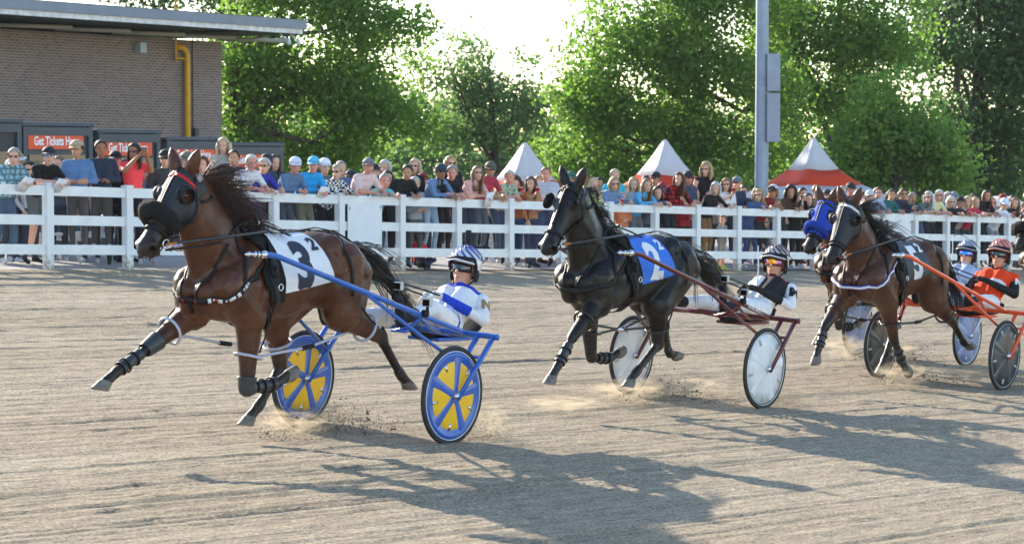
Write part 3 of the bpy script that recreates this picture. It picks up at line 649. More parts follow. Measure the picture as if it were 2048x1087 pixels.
M_whitest = mat('white_strap', (0.72, 0.72, 0.74), 0.5)
M_redst = mat('red_strap', srgb(190, 24, 30), 0.5)
M_bluest = mat('blue_strap', srgb(40, 44, 150), 0.5)

def horse(rid, label, coat, pose, opt):
    rng = random.Random(rid * 7 + 1)
    root = thing('horse', label, 'horse', RIG[rid] @ Matrix.Translation((HX, 0, 0)), 'racing horses')
    O = Vector((HX, 0, 0))
    def part(name, me_or_mb, mat_, smooth=True, parent=None):
        if isinstance(me_or_mb, MB): me = me_or_mb.mesh(name, smooth); bm = bmesh.new(); bm.from_mesh(me); bmesh.ops.recalc_face_normals(bm, faces=bm.faces); bm.to_mesh(me); bm.free()
        else: me = me_or_mb
        me.transform(Matrix.Translation(-O)); me.materials.clear(); me.materials.append(mat_); return link(name, me, parent if parent is not None else root)
    mb = MB(); NR = 20
    # trunk
    TR = [(0.24, 1.27, 1.12, .05, .1), (0.31, 1.36, 1.03, .15, .1), (0.42, 1.42, .99, .215, .12), (0.58, 1.475, .97, .26, .12), (0.78, 1.50, .955, .275, .14), (0.98, 1.475, .93, .28, .16), (1.18, 1.455, .885, .285, .2),
          (1.38, 1.475, .86, .272, .3), (1.52, 1.505, .855, .25, .42), (1.66, 1.48, .865, .235, .4), (1.80, 1.42, .885, .22, .3), (1.92, 1.34, .945, .18, .2), (2.00, 1.24, 1.02, .10, .1)]
    rings = []
    for (x, zt, zb, hw, tp) in TR:
        zc = (zt + zb) / 2; hh = (zt - zb) / 2; ring = []
        for k in range(NR):
            a = 2 * math.pi * k / NR; sy = math.sin(a); cz = math.cos(a)
            y = hw * math.copysign(abs(sy) ** 0.85, sy) * (1 - tp * max(cz, 0) ** 1.2); ring.append(Vector((x, y * .95, zc + hh * cz)))
        rings.append(ring)
    mb.loft(rings)
    # neck
    P = Vector((pose['poll'][0], 0, pose['poll'][1])); Nn = Vector((pose['nose'][0], 0, pose['nose'][1])); fa = (Nn - P).normalized(); yaw = pose.get('yaw', 0)
    fu = Vector((fa.z, 0, -fa.x));                      # from the face line towards the jaw
    if fu.z > 0 or fu.x > 0: fu = -fu if fu.x > 0 else fu
    nk_end = P + fa * 0.02 + fu * 0.13
    n0 = Vector((1.66, 0, 1.20)); n1 = Vector((1.90, 0, 1.42)); n2 = nk_end + Vector((-.06, 0, -.12)); n3 = nk_end
    rings = []; neck_c = []
    for k in range(9):
        t = k / 8; c = n0 * (1 - t) ** 3 + n1 * 3 * t * (1 - t) ** 2 + n2 * 3 * t * t * (1 - t) + n3 * t ** 3
        dt = ((n1 - n0) * (1 - t) ** 2 + (n2 - n1) * 2 * t * (1 - t) + (n3 - n2) * t * t).normalized(); up_ = Vector((-dt.z, 0, dt.x))
        hd_ = 0.315 * (1 - t) ** 1.4 + 0.150 * (1 - (1 - t) ** 1.4); hw_ = 0.175 * (1 - t) ** 1.2 + 0.088 * (1 - (1 - t) ** 1.2)
        ring = []
        for j in range(NR):
            a = 2 * math.pi * j / NR; cz = math.cos(a); ring.append(c + up_ * (hd_ * cz) + Vector((0, hw_ * math.sin(a) * (1 - .35 * max(cz, 0)), 0)))
        rings.append(ring); neck_c.append((c, up_, hd_, hw_))
    mb.loft(rings)
    # head: rings hung under the face line
    HR = [(-.04, .01, .13, .06), (.02, -.014, .175, .088), (.10, -.018, .232, .108), (.18, -.012, .262, .110), (.26, -.002, .245, .095), (.34, .004, .202, .079), (.42, .008, .172, .067), (.49, .004, .160, .065), (.55, -.001, .158, .069), (.60, .002, .145, .064), (.635, .03, .115, .044)]
    yc = Matrix.Rotation(yaw, 4, 'Z')
    def hp(t, u, y): v = fa * t + fu * u + Vector((0, y, 0)); return P + yc @ v
    rings = []
    for (t, ua, ub, hw_) in HR:
        c = (ua + ub) / 2; hh = (ub - ua) / 2; ring = []
        for j in range(NR):
            a = 2 * math.pi * j / NR; cu = math.cos(a); w = 1 - .28 * max(cu, 0); ring.append(hp(t, c + hh * cu, hw_ * math.copysign(abs(math.sin(a)) ** .8, math.sin(a)) * w))
        rings.append(ring)
    mb.loft(rings)
    mb.ball(hp(.565, .155, 0), (.042, .038, .028)); mb.ball(hp(.615, .055, 0), (.04, .054, .048))            # chin, upper lip
    for s in (-1, 1):
        mb.ball(hp(.165, .04, s * .088), (.048, .032, .042)); mb.ball(hp(.19, .18, s * .07), (.082, .045, .08)); mb.ball(hp(.575, .05, s * .058), (.038, .024, .034))
    # muscle masses and legs
    caps = []
    def cap(a, b, ra, rb, tag, real=True):
        caps.append((a, b, ra, rb, tag))
        if real: mb.capsule(a, b, ra, rb, 12)
    legs = pose['legs']
    for nm, (ys) in (('LF', 1), ('RF', -1)):
        e, k_, f_, hf = [Vector(p) for p in legs[nm]]
        sh = Vector((1.86, ys * .15, 1.12))
        cap(Vector((1.62, ys * .17, 1.32)), sh, .085, .125, 'body'); cap(sh, e, .14, .125, 'body'); cap(Vector((1.55, ys * .16, 1.05)), e, .13, .1, 'body')
        cap(Vector((1.66, ys * .185, 1.13)), Vector((1.64, ys * .18, .99)), .095, .085, 'body'); cap(Vector((1.57, ys * .125, 1.40)), Vector((1.85, ys * .165, 1.14)), .065, .075, 'body'); cap(Vector((1.97, ys * .075, 1.08)), Vector((1.93, ys * .085, .98)), .095, .08, 'body'); cap(Vector((1.76, ys * .115, 1.30)), Vector((2.03, ys * .075, 1.58)), .06, .045, 'neck')
        fm = e.lerp(k_, .45); cap(e, fm, .112, .076, 'leg_up'); cap(fm, k_, .076, .049, 'leg_up')
        d = (k_ - e).normalized(); cap(k_ - d * .025, k_ + (f_ - k_).normalized() * .03, .052, .046, 'leg_low')
        cap(k_, k_.lerp(f_, .85), .034, .029, 'leg_low'); cap(f_ - (f_ - k_).normalized() * .03, f_ + (hf - f_).normalized() * .02, .040, .042, 'leg_low'); cap(f_, f_.lerp(hf, .62), .034, .041, 'leg_low')
    for nm, ys in (('LH', 1), ('RH', -1)):
        s_, h_, f_, hf = [Vector(p) for p in legs[nm]]
        hip = Vector((.66, ys * .13, 1.26))
        cap(hip, s_, .2, .145, 'body'); cap(Vector((.45, ys * .12, 1.2)), s_.lerp(h_, .22), .13, .10, 'body')
        cap(Vector((.78, ys * .14, 1.37)), Vector((.47, ys * .155, 1.22)), .12, .10, 'body'); cap(Vector((.86, ys * .20, 1.18)), s_, .06, .11, 'body')
        gm = s_.lerp(h_, .45); cap(s_, gm, .128, .086, 'leg_up'); cap(gm, h_, .086, .050, 'leg_up')
        back = ((h_ - s_).normalized() - (f_ - h_).normalized()); back = back.normalized() if back.length > .05 else Vector((-1, 0, 0))
        cap(h_ + back * .015, h_ + (f_ - h_).normalized() * .05, .05, .042, 'leg_low'); cap(h_ + back * .055 - (f_ - h_).normalized() * .03, h_, .022, .03, 'leg_low')
        cap(h_, h_.lerp(f_, .85), .039, .034, 'leg_low'); cap(f_ - (f_ - h_).normalized() * .03, f_ + (hf - f_).normalized() * .02, .042, .044, 'leg_low'); cap(f_, f_.lerp(hf, .62), .035, .042, 'leg_low')
    for a_, b_, tag in ((Vector((.4, 0, 1.2)), Vector((1.8, 0, 1.2)), 'body'), (n0, n1.lerp(n2, .5), 'neck'), (n1.lerp(n2, .5), n3, 'neck')): caps.append((a_, b_, .3 if tag == 'body' else .17, .3 if tag == 'body' else .13, tag))
    caps.append((hp(0, .12, 0), hp(.40, .11, 0), .14, .1, 'head')); caps.append((hp(.46, .09, 0), hp(.6, .09, 0), .085, .08, 'muzzle'))
    # ears
    for s in (-1, 1):
        b0 = hp(-.01, .03, s * .055); tip = b0 + Vector((.0 + opt.get('ear', 0), s * .075, .165)); mb.tube([b0 - Vector((0, 0, .03)), b0.lerp(tip, .3), b0.lerp(tip, .65), tip], [.032, .05, .04, .006], 10)
    vox = opt.get('vox', 0.0125)
    body = remesh(mb, vox, 4)
    V = np_verts(body); bi, tt = nearest_tag(V, caps); tags = np.array([c[4] for c in caps])[bi]
    cb = np.array(coat['body']); cl = np.array(coat['leg']); cm = np.array(coat['muzzle']); cu_ = np.array(coat.get('under', coat['body']))
    cols = np.tile(cb, (len(V), 1))
    up_leg = tags == 'leg_up'; w = np.zeros(len(V))
    zrel = np.zeros(len(V)); low = tags == 'leg_low'; w[low] = 1
    # black points fade in down the forearm and gaskin
    for i, c in enumerate(caps):
        if c[4] == 'leg_up':
            k = bi == i
            if c[3] < .07: w[k] = np.clip((tt[k] - .25) / .7, 0, 1)
    cols = cols * (1 - w[:, None]) + cl * w[:, None]
    mz = tags == 'muzzle'; cols[mz] = cm
    hd = tags == 'head'
    if hd.any():
        tq = ((V[hd] - np.array(P)) @ np.array(fa)); k2 = np.clip((tq - .26) / .16, 0, 1)[:, None]; cols[hd] = cols[hd] * (1 - k2) + cm * k2
    bel = np.clip((1.0 - V[:, 2]) / .12, 0, 1) * (np.isin(tags, ['body'])); cols = cols * (1 - bel[:, None] * .5) + cu_ * bel[:, None] * .5
    rn = np.random.default_rng(rid); dust = np.clip((.75 - V[:, 2]) / .6, 0, 1) * np.isin(tags, ['leg_low', 'leg_up']) * rn.random(len(V)) ** 3 * .45; cols = cols * (1 - dust[:, None]) + np.array((.2, .165, .12)) * dust[:, None]      # sand stuck to the legs
    fl = rn.random(len(V)) < np.where(V[:, 2] < 1.25, .0035, .001); cols[fl] = cols[fl] * .5 + np.array((.11, .09, .07))          # flecks of thrown sand
    set_colors(body, cols)
    bvh = BVHTree.FromPolygons([tuple(v) for v in V], [tuple(p.vertices) for p in body.polygons])
    FC = np_centers(body); fi, ft = nearest_tag(FC, caps); ftags = np.array([c[4] for c in caps])[fi]
    bmesh_ = body.copy()
    part('body', body, M_coat)
    # hooves
    for nm in ('LF', 'RF', 'LH', 'RH'):
        f_, hf = Vector(legs[nm][2]), Vector(legs[nm][3]); d = (hf - f_).normalized(); top = f_.lerp(hf, .62)
        fwd = opt.get('hoof_fwd', Vector((1, 0, 0))); fw = (fwd - d * fwd.dot(d)); fw = fw.normalized(); sd = d.cross(fw)
        if nm in pose.get('toe_back', ()): fw = -fw
        ns_ = (d * .8 - fw * .6).normalized(); td = (fw * .8 + d * .6).normalized(); m = MB(); rr = []
        for t, r_, sh_ in ((-.014, .041, -.006), (0, .047, 0), (.028, .052, .012), (.058, .058, .026), (.064, .056, .028)):
            c = top + ns_ * t + td * sh_; rr.append([c + td * (r_ * 1.1 * math.cos(a)) + sd * (r_ * .95 * math.sin(a)) - ns_ * (.018 * max(-math.cos(a), 0) * (t > 0)) for a in [2 * math.pi * j_ / 16 for j_ in range(16)]])
        m.loft(rr); part('hoof', m, M_hoof)
    # eyes and nostrils
    for s in (-1, 1):
        m = MB(); m.ball(hp(.165, .05, s * .106), .021); part('eye', m, M_eye)
        m = MB(); m.ball(hp(.592, .054, s * .073), (.028, .010, .02)); part('nostril', m, M_nostril)
    m = MB(); mouth = [hp(.63, .09, s * .03) for s in (-1, 1)]
    for s in (-1, 1): m.tube([hp(.632, .125, s * .016), hp(.60, .124, s * .055), hp(.55, .13, s * .066), hp(.505, .128, s * .067)], .006, 6)
    part('mouth_line', m, M_eye)
    # mane and tail
    m = MB(); rts = []; dr = []; flow = Vector(opt.get('mane_dir', (-.8, .25, .22)))
    for k in range(opt.get('mane_n', 600)):
        t = rng.uniform(.12, 1.0); i = min(int(t * 8), 7); c, up_, hd_, hw_ = neck_c[i]; c2, up2, hd2, hw2 = neck_c[i + 1]; q = t * 8 - i
        p = c.lerp(c2, q) + up_.lerp(up2, q) * ((hd_ * (1 - q) + hd2 * q) * .97) + Vector((0, rng.uniform(-.02, .02), 0)); rts.append(p); dr.append(flow + up_ * rng.uniform(0.1, .5))
    strands(m, rts, dr, opt.get('mane_len', .3), .0032, 6, rng, opt.get('mane_grav', .35), .035, .2, 11); part('mane', m, opt.get('mane_mat', M_hair_b))
    m = MB(); rts = []; dr = []
    m.tube([(.42, 0, 1.37), (.30, 0, 1.39), (.18, .0, 1.34), (.08, .0, 1.24), (0, 0, 1.14)], [.05, .045, .036, .028, .012], 8)
    tl = opt.get('tail_dir', (-1, .05, -.45))
    for k in range(280):
        t = rng.random(); p = Vector((.36, 0, 1.39)).lerp(Vector((.05, 0, 1.2)), t) + Vector((rng.gauss(0, .02), rng.gauss(0, .025), rng.gauss(0, .02))); rts.append(p); dr.append(Vector(tl) + Vector((0, 0, .3 * (1 - t))))
    strands(m, rts, dr, opt.get('tail_len', .62), .0042, 8, rng, .45, .04, .10, 12); part('tail', m, M_hair_b)
    # forelock
    # ---------------- harness
    lea = opt.get('leather', M_leather)
    sel = lambda *tg: np.isin(ftags, tg)
    # saddle pad, saddle, girth
    pad = shell(bmesh_, sel('body') , [((1.62, 0, 1.4), (1, 0, -.18)), ((1.42, 0, 1.4), (-1, 0, .12)), ((0, 0, 1.03), (0, 0, -1))], .008, .018); part('saddle_pad', pad, M_fleece)
    gir = shell(bmesh_, sel('body'), [((1.54, 0, 1.2), (1, 0, -.05)), ((1.455, 0, 1.2), (-1, 0, .05))], .026, .006); part('girth', gir, lea)
    m = MB()
    for s in (-1, 1):
        ps, ns = hug(bvh, [(1.5, s * .1, 1.5), (1.5, s * .24, 1.36), (1.5, s * .29, 1.2)], 10, .04); m.tube(ps, .01, flat=(.034, .006), up=ns)
        m.box(Vector(ps[-2]) + Vector((0, s * .012, 0)), (.03, .008, .09))
    part('saddle', m, lea)
    for s in (-1, 1):
        m = MB(); torus(m, (1.49, s * .07, 1.555), (1, 0, 0), .024, .0045); part('terret_ring', m, M_metal)
        m = MB(); torus(m, (1.5, s * .325, 1.13), (0, 1, 0), .022, .005); part('girth_buckle', m, M_metal)
    # number cloth
    cl_ = shell(bmesh_, sel('body'), [((1.41, 0, 1.3), (1, 0, -.12)), ((.92, 0, 1.3), (-1, 0, .38)), ((1.38, 0, 1.085), (-.16, 0, -1))], .014, .006)
    CV = np_verts(cl_); cvh = BVHTree.FromPolygons([tuple(v) for v in CV], [tuple(p.vertices) for p in cl_.polygons])
    cloth = part('number_cloth', cl_, opt['cloth'])
    for s in ((1,) if rid != 1 else (1,)):
        big, small = opt['number']
        # lettering reads upright seen from the left side: text x runs towards the tail
        me = wrap_text(big, .46, cvh, (1.185, .30, 1.28), (-1, 0, .06), (0, -.35, .94), .004, .022, .8); part('lettering', me, opt['cloth_ink'], False, cloth).location = (0, 0, 0)
        me = wrap_text(small, .15, cvh, (1.02, .2, 1.43), (-1, 0, .06), (0, -.6, .8), .004, .008, .9); part('lettering', me, opt['cloth_ink'], False, cloth).location = (0, 0, 0)
    # straps
    m = MB(); strap(m, bvh, [(1.5, 0, 1.6), (1.1, 0, 1.55), (.8, 0, 1.58), (.5, 0, 1.5), (.36, 0, 1.42)], .03, 30, .026); part('back_strap', m, lea)
    m = MB()
    for s in (-1, 1):
        strap(m, bvh, [(.80, s * .05, 1.56), (.76, s * .26, 1.38), (.74, s * .36, 1.2), (.74, s * .36, 1.06)], .02, 22, .014); 
    part('hobble_hanger', m, lea)
    m = MB(); bc = opt.get('collar', 'black')
    colp = [(1.58, .3, 1.27), (1.72, .27, 1.18), (1.90, .2, 1.08), (2.05, .08, 1.02), (2.07, 0, 1.0), (2.05, -.08, 1.02), (1.90, -.2, 1.08), (1.72, -.27, 1.18), (1.58, -.3, 1.27)]
    strap(m, bvh, colp, .045, 44, .007); part('breast_collar', m, {'black': lea, 'blue': M_bluest}[bc])
    if bc == 'blue':
        m = MB(); strap(m, bvh, colp, .022, 44, .0125); part('collar_stripe', m, M_whitest)
    m = MB()
    for s in (-1, 1): strap(m, bvh, [(1.80, s * .22, 1.14), (1.76, s * .22, 1.3), (1.72, s * .14, 1.48), (1.70, 0, 1.58)], .026, 22, .006)
    part('neck_strap', m, lea)
    m = MB(); strap(m, bvh, [(2.08, .0, 1.03), (2.05, 0, .96), (2.0, 0, .9)], .03, 10, .006)
    for s in (-1, 1): strap(m, bvh, [(2.04, s * .06, 1.05), (1.95, s * .13, 1.25), (1.86, s * .17, 1.42)], .02, 14, .007)
    part('martingale', m, lea)
    if rid == 1:
        for tq in (.30, .42, .6, .68):
            m = MB(); ps, ns = hug(bvh, colp, 44, .012); i = int(tq * 43); m.tube(ps[i:i + 2], .01, flat=(.012, .003), up=ns[i:i + 2]); part('red_tab', m, M_redst)
        m = MB(); ps, ns = hug(bvh, colp, 120, .012)
        for i in range(18, 40, 2): m.tube(ps[i:i + 2], .01, flat=(.008 + .004 * (i % 3), .002), up=ns[i:i + 2])
        props(part('collar_lettering', m, M_whitest), kind='stuff')
    # hobbles
    hm = opt.get('hobble', M_blackhob)
    loops = {}
    for nm, ys in (('LF', 1), ('RF', -1), ('LH', 1), ('RH', -1)):
        a_, b_ = Vector(legs[nm][0]), Vector(legs[nm][1]); t = .55 if nm[1] == 'F' else .58; c = a_.lerp(b_, t); d = (b_ - a_).normalized()
        ax = (d + Vector((.25 if nm[1] == 'F' else -.2, 0, 0))).normalized(); m = MB(); torus(m, c, ax, .094 if nm[1] == 'F' else .10, .0105, 24, 8, 1.0); part('hobble_loop', m, hm); loops[nm] = c
        m = MB(); hang = c + Vector((0, ys * .1, .03)); top_ = Vector((c.x * .55 + .45 * (1.5 if nm[1] == 'F' else .86), ys * .29, 1.0)); m.tube(resample([hang, hang.lerp(top_, .5) + Vector((0, ys * .015, -.02)), top_], 10), .007, 6); part('hobble_strap', m, lea)
    for ys, a_, b_ in ((1, 'LF', 'LH'), (-1, 'RF', 'RH')):
        A_, B_ = loops[a_], loops[b_]; m = MB(); dd = (B_ - A_).normalized(); p0 = A_ + dd * .10 + Vector((0, 0, -.02)); p1 = B_ - dd * .10; md = p0.lerp(p1, .5) + Vector((0, 0, -.03))
        m.tube(resample([p0, p0.lerp(md, .5), md, md.lerp(p1, .5), p1], 14), .0105, 8); part('hobble_link', m, hm)
        m = MB(); m.tube([md - dd * .06, md + dd * .06], .017, 8); part('hobble_buckle', m, M_metal if rid == 2 else M_leather)
    # leg boots
    for nm in ('LF', 'RF', 'LH', 'RH'):
        a_, k_, f_, hf = [Vector(p) for p in legs[nm]]
        d1 = (k_ - a_).normalized(); d2 = (f_ - k_).normalized(); d3 = (hf - f_).normalized()
        def near(c, r_): return (np.linalg.norm(FC - np.array(c), axis=1) < r_) & np.isin(ftags, ['leg_up', 'leg_low'])
        if nm[1] == 'F' and opt.get('knee_boots', True):
            part('knee_boot', shell(bmesh_, near(k_, .14), [(k_ - d1 * .085, -d1), (k_ + d2 * .05, d2)], .007, .006), M_boot)
        if nm[1] == 'F' or opt.get('hind_boots', False):
            c = k_.lerp(f_, .62); part('tendon_boot', shell(bmesh_, near(c, .2), [(k_.lerp(f_, .30), -d2), (k_.lerp(f_, .93), d2)], .007, .006), M_boot)
            m = MB(); torus(m, k_.lerp(f_, .5), d2, .048, .007, 16, 6); torus(m, k_.lerp(f_, .78), d2, .049, .007, 16, 6); part('boot_strap', m, lea)
    # ---------------- bridle
    headsel = sel('head', 'muzzle', 'neck')
    hood = opt.get('hood')
    if hood is not None:
        keepf = sel('head') | ((np.linalg.norm(FC - np.array(P), axis=1) < .22) & sel('neck'))
        eye_c = [np.array(hp(.165, .05, s * .106)) for s in (-1, 1)]
        for ec in eye_c: keepf &= np.linalg.norm(FC - ec, axis=1) > .05
        ear_c = [np.array(hp(-.03, .01, s * .07) + Vector((0, 0, .07))) for s in (-1, 1)]
        for ec in ear_c: keepf &= np.linalg.norm(FC - ec, axis=1) > .085
        part('hood', shell(bmesh_, keepf, [(hp(.43, 0, 0), yc @ fa), (hp(.01, 0, 0), (yc @ (-fa + fu * -.1)))], .006, .006), hood)
        for s in (-1, 1):
            m = MB(); c = hp(.165, .05, s * .118); ax = (yc @ Vector((fa.x * .25, s * 1.0, fa.z * .25))).normalized()
            u = ax.orthogonal().normalized(); w = ax.cross(u)
            m.loft([[c + ax * z + (u * math.cos(q) + w * math.sin(q)) * r_ for q in [2 * math.pi * j / 16 for j in range(16)]] for z, r_ in ((-.035, .06), (.008, .060), (.026, .054))], cap=False); o = part('eye_cup', m, M_leather); o.modifiers.new('s', 'SOLIDIFY').thickness = .004
    if opt.get('blinkers'):
        for s in (-1, 1):
            m = MB(); c = hp(.15, .035, s * .165); ux_ = yc @ fa; uy_ = yc @ fu; out_ = yc @ Vector((0, s, 0)); fr = []
            for j in range(14):
                q = 2 * math.pi * j / 14; fr.append(c + ux_ * (.07 * math.cos(q)) + uy_ * (.062 * math.sin(q)) + out_ * (.018 * math.cos(q) ** 2 - .03 * (math.cos(q) < -.3)))
            m.loft([fr, [p + out_ * .006 for p in fr]]); part('blinker', m, M_leather)
    m = MB()
    def hs(pts, wd=.02, n=18, off=.014): strap(m, bvh, pts, wd, n, off)
    for s in (-1, 1):
        hs([hp(.02, .06, s * .14), hp(.12, .16, s * .16), hp(.28, .19, s * .14), hp(.42, .17, s * .11), hp(.505, .15, s * .10)], .02, 20)
    part('cheek_strap', m, lea)
    m = MB(); hs([hp(.05, -.03, 0), hp(.06, .0, .13), hp(.06, .12, .14)], .024, 12); hs([hp(.05, -.03, 0), hp(.06, .0, -.13), hp(.06, .12, -.14)], .024, 12); part('browband', m, opt.get('brow', lea))
    m = MB(); strap(m, bvh, [hp(.46, -.03, 0), hp(.46, .03, .11), hp(.46, .13, .1), hp(.46, .22, 0), hp(.46, .13, -.1), hp(.46, .03, -.11)], .022, 30, .012, closed=True); part('noseband', m, lea)
    m = MB(); hs([hp(-.02, -.02, 0), hp(.1, -.05, 0), hp(.25, -.04, 0), hp(.4, -.03, 0)], .018, 16, .013); part('overcheck_strap', m, lea)
    m = MB(); hs([hp(.10, .2, .1), hp(.06, .26, .05), hp(.04, .28, 0), hp(.06, .26, -.05), hp(.10, .2, -.1)], .02, 18); part('throat_latch', m, lea)
    if opt.get('shadow_roll'):
        m = MB(); pts = [hp(.385, .15, -.095), hp(.37, .06, -.105), hp(.36, -.035, -.065), hp(.36, -.06, 0), hp(.36, -.035, .065), hp(.37, .06, .105), hp(.385, .15, .095)]
        rp = resample(pts, 26); m.tube(rp, [(.024 + .034 * math.sin(math.pi * k / 25) ** .5) * opt.get('roll_k', 1.0) * rng.uniform(.94, 1.06) for k in range(26)], 14)
        o = part('shadow_roll', m, opt['shadow_roll'])
        mf = MB(); rts = []; dr = []
        for k in range(500):
            i = rng.randint(1, 24); d_ = Vector((rng.gauss(0, 1), rng.gauss(0, 1), rng.gauss(0, 1))).normalized(); rts.append(rp[i] + d_ * (.05 * opt.get('roll_k', 1.0))); dr.append(d_)
        strands(mf, rts, dr, .016, .0035, 2, rng, .1, .003, .3); props(part('fleece', mf, opt['shadow_roll'], True, o), kind='stuff')
    for s in (-1, 1):
        bp_ = hp(.505, .128, s * .082); m = MB(); torus(m, bp_, yc @ Vector((0, 1, 0)), .030, .005, 18, 7); part('bit_ring', m, M_metal)
        m = MB(); m.tube([bp_, bp_ + yc @ (fa * .01 + fu * .07)], .005, 6); part('bit_shank', m, M_metal)
        # head pole and driving line
        pts = [bp_, bp_.lerp(Vector((1.5, s * .12, 1.54)), .5) + Vector((0, s * .035, -.005)), Vector((1.49, s * .07, 1.555))]
        hb = bp_ + Vector((0, s * .012, .0)); he = Vector((1.52, s * .19, 1.50))
        if s == 1 or rid == 1:
            m = MB(); m.tube([hb, hb.lerp(he, .09)], .011, 8); part('pole_end', m, mat('brass_%d' % rid, srgb(190, 120, 60), .35, .8))
            m = MB(); m.tube([hb.lerp(he, .09), he], .0105, 8); part('head_pole', m, M_boot)
        m = MB(); hand = Vector(opt['hands'][0 if s == 1 else 1])
        q0 = bp_ + Vector((0, 0, -.04)); q1 = Vector((1.49, s * .07, 1.555)); seg = resample([q0, q0.lerp(q1, .5) + Vector((0, s * .06, -.04)), q1, q1.lerp(hand, .5) + Vector((0, 0, -.035)), hand], 30)
        m.tube(seg, .0075, 5); part('driving_line', m, lea)
    return root
WHITE = mat('white_number_cloth', (0.74, 0.75, 0.78), 0.65, noise=0.06, nscale=12, bump=0.15, bscale=30); BLUE = mat('blue_number_cloth', srgb(44, 112, 214), 0.65, noise=0.12, nscale=12, bump=0.3, bscale=25); BLACK = mat('black_number_cloth', (0.022, 0.025, 0.035), 0.5, noise=0.2, nscale=14, bump=0.3, bscale=25)
INK = mat('navy_ink', (0.018, 0.022, 0.045), 0.6); INKW = mat('white_ink', (0.75, 0.76, 0.78), 0.6)
BAY = dict(body=(0.080, 0.027, 0.012), leg=(0.014, 0.010, 0.009), muzzle=(0.026, 0.018, 0.016), under=(0.12, 0.05, 0.024))
BLK = dict(body=(0.010, 0.008, 0.0075), leg=(0.010, 0.009, 0.009), muzzle=(0.012, 0.011, 0.012), under=(0.02, 0.015, 0.013))
BAY2 = dict(body=(0.072, 0.026, 0.013), leg=(0.013, 0.010, 0.010), muzzle=(0.020, 0.015, 0.014), under=(0.09, 0.042, 0.024))
POSE1 = dict(poll=(2.19, 1.89), nose=(2.55, 1.40), legs=dict(
    RF=[(1.84, -.15, .93), (2.24, -.16, .71), (2.53, -.16, .56), (2.72, -.16, .44)], LF=[(1.61, .15, .92), (1.60, .15, .43), (1.30, .15, .45), (1.11, .15, .53)],
    RH=[(.98, -.17, .92), (.90, -.16, .52), (1.12, -.15, .26), (1.28, -.15, .13)], LH=[(.66, .18, .93), (.20, .18, .74), (-.07, .17, .46), (-.2, .17, .36)]), toe_back=('LH',))
POSE2 = dict(poll=(2.14, 1.90), nose=(2.48, 1.39), legs=dict(
    LF=[(1.86, .15, .92), (2.20, .15, .66), (2.39, .15, .43), (2.53, .15, .28)], RF=[(1.57, -.15, .90), (1.47, -.15, .43), (1.18, -.15, .42), (1.00, -.15, .48)],
    LH=[(.98, .17, .90), (.90, .15, .55), (1.20, .14, .33), (1.34, .14, .21)], RH=[(.66, -.18, .92), (.33, -.16, .68), (.24, -.15, .43), (.07, -.15, .40)]), toe_back=('RH',))
POSE3 = dict(poll=(2.20, 1.84), nose=(2.50, 1.32), legs=dict(
    RF=[(1.84, -.16, .92), (2.20, -.16, .65), (2.31, -.16, .44), (2.37, -.16, .30)], LF=[(1.57, .15, .90), (1.36, .15, .50), (1.16, .15, .28), (1.02, .15, .17)],
    RH=[(.96, -.17, .90), (.80, -.16, .52), (.95, -.15, .28), (1.05, -.15, .16)], LH=[(.63, .18, .90), (.15, .18, .66), (-.16, .17, .44), (-.34, .17, .40)]), toe_back=('LH',))
POSE4 = dict(poll=(2.22, 1.82), nose=(2.56, 1.34), legs=POSE2['legs'], toe_back=('RH',))
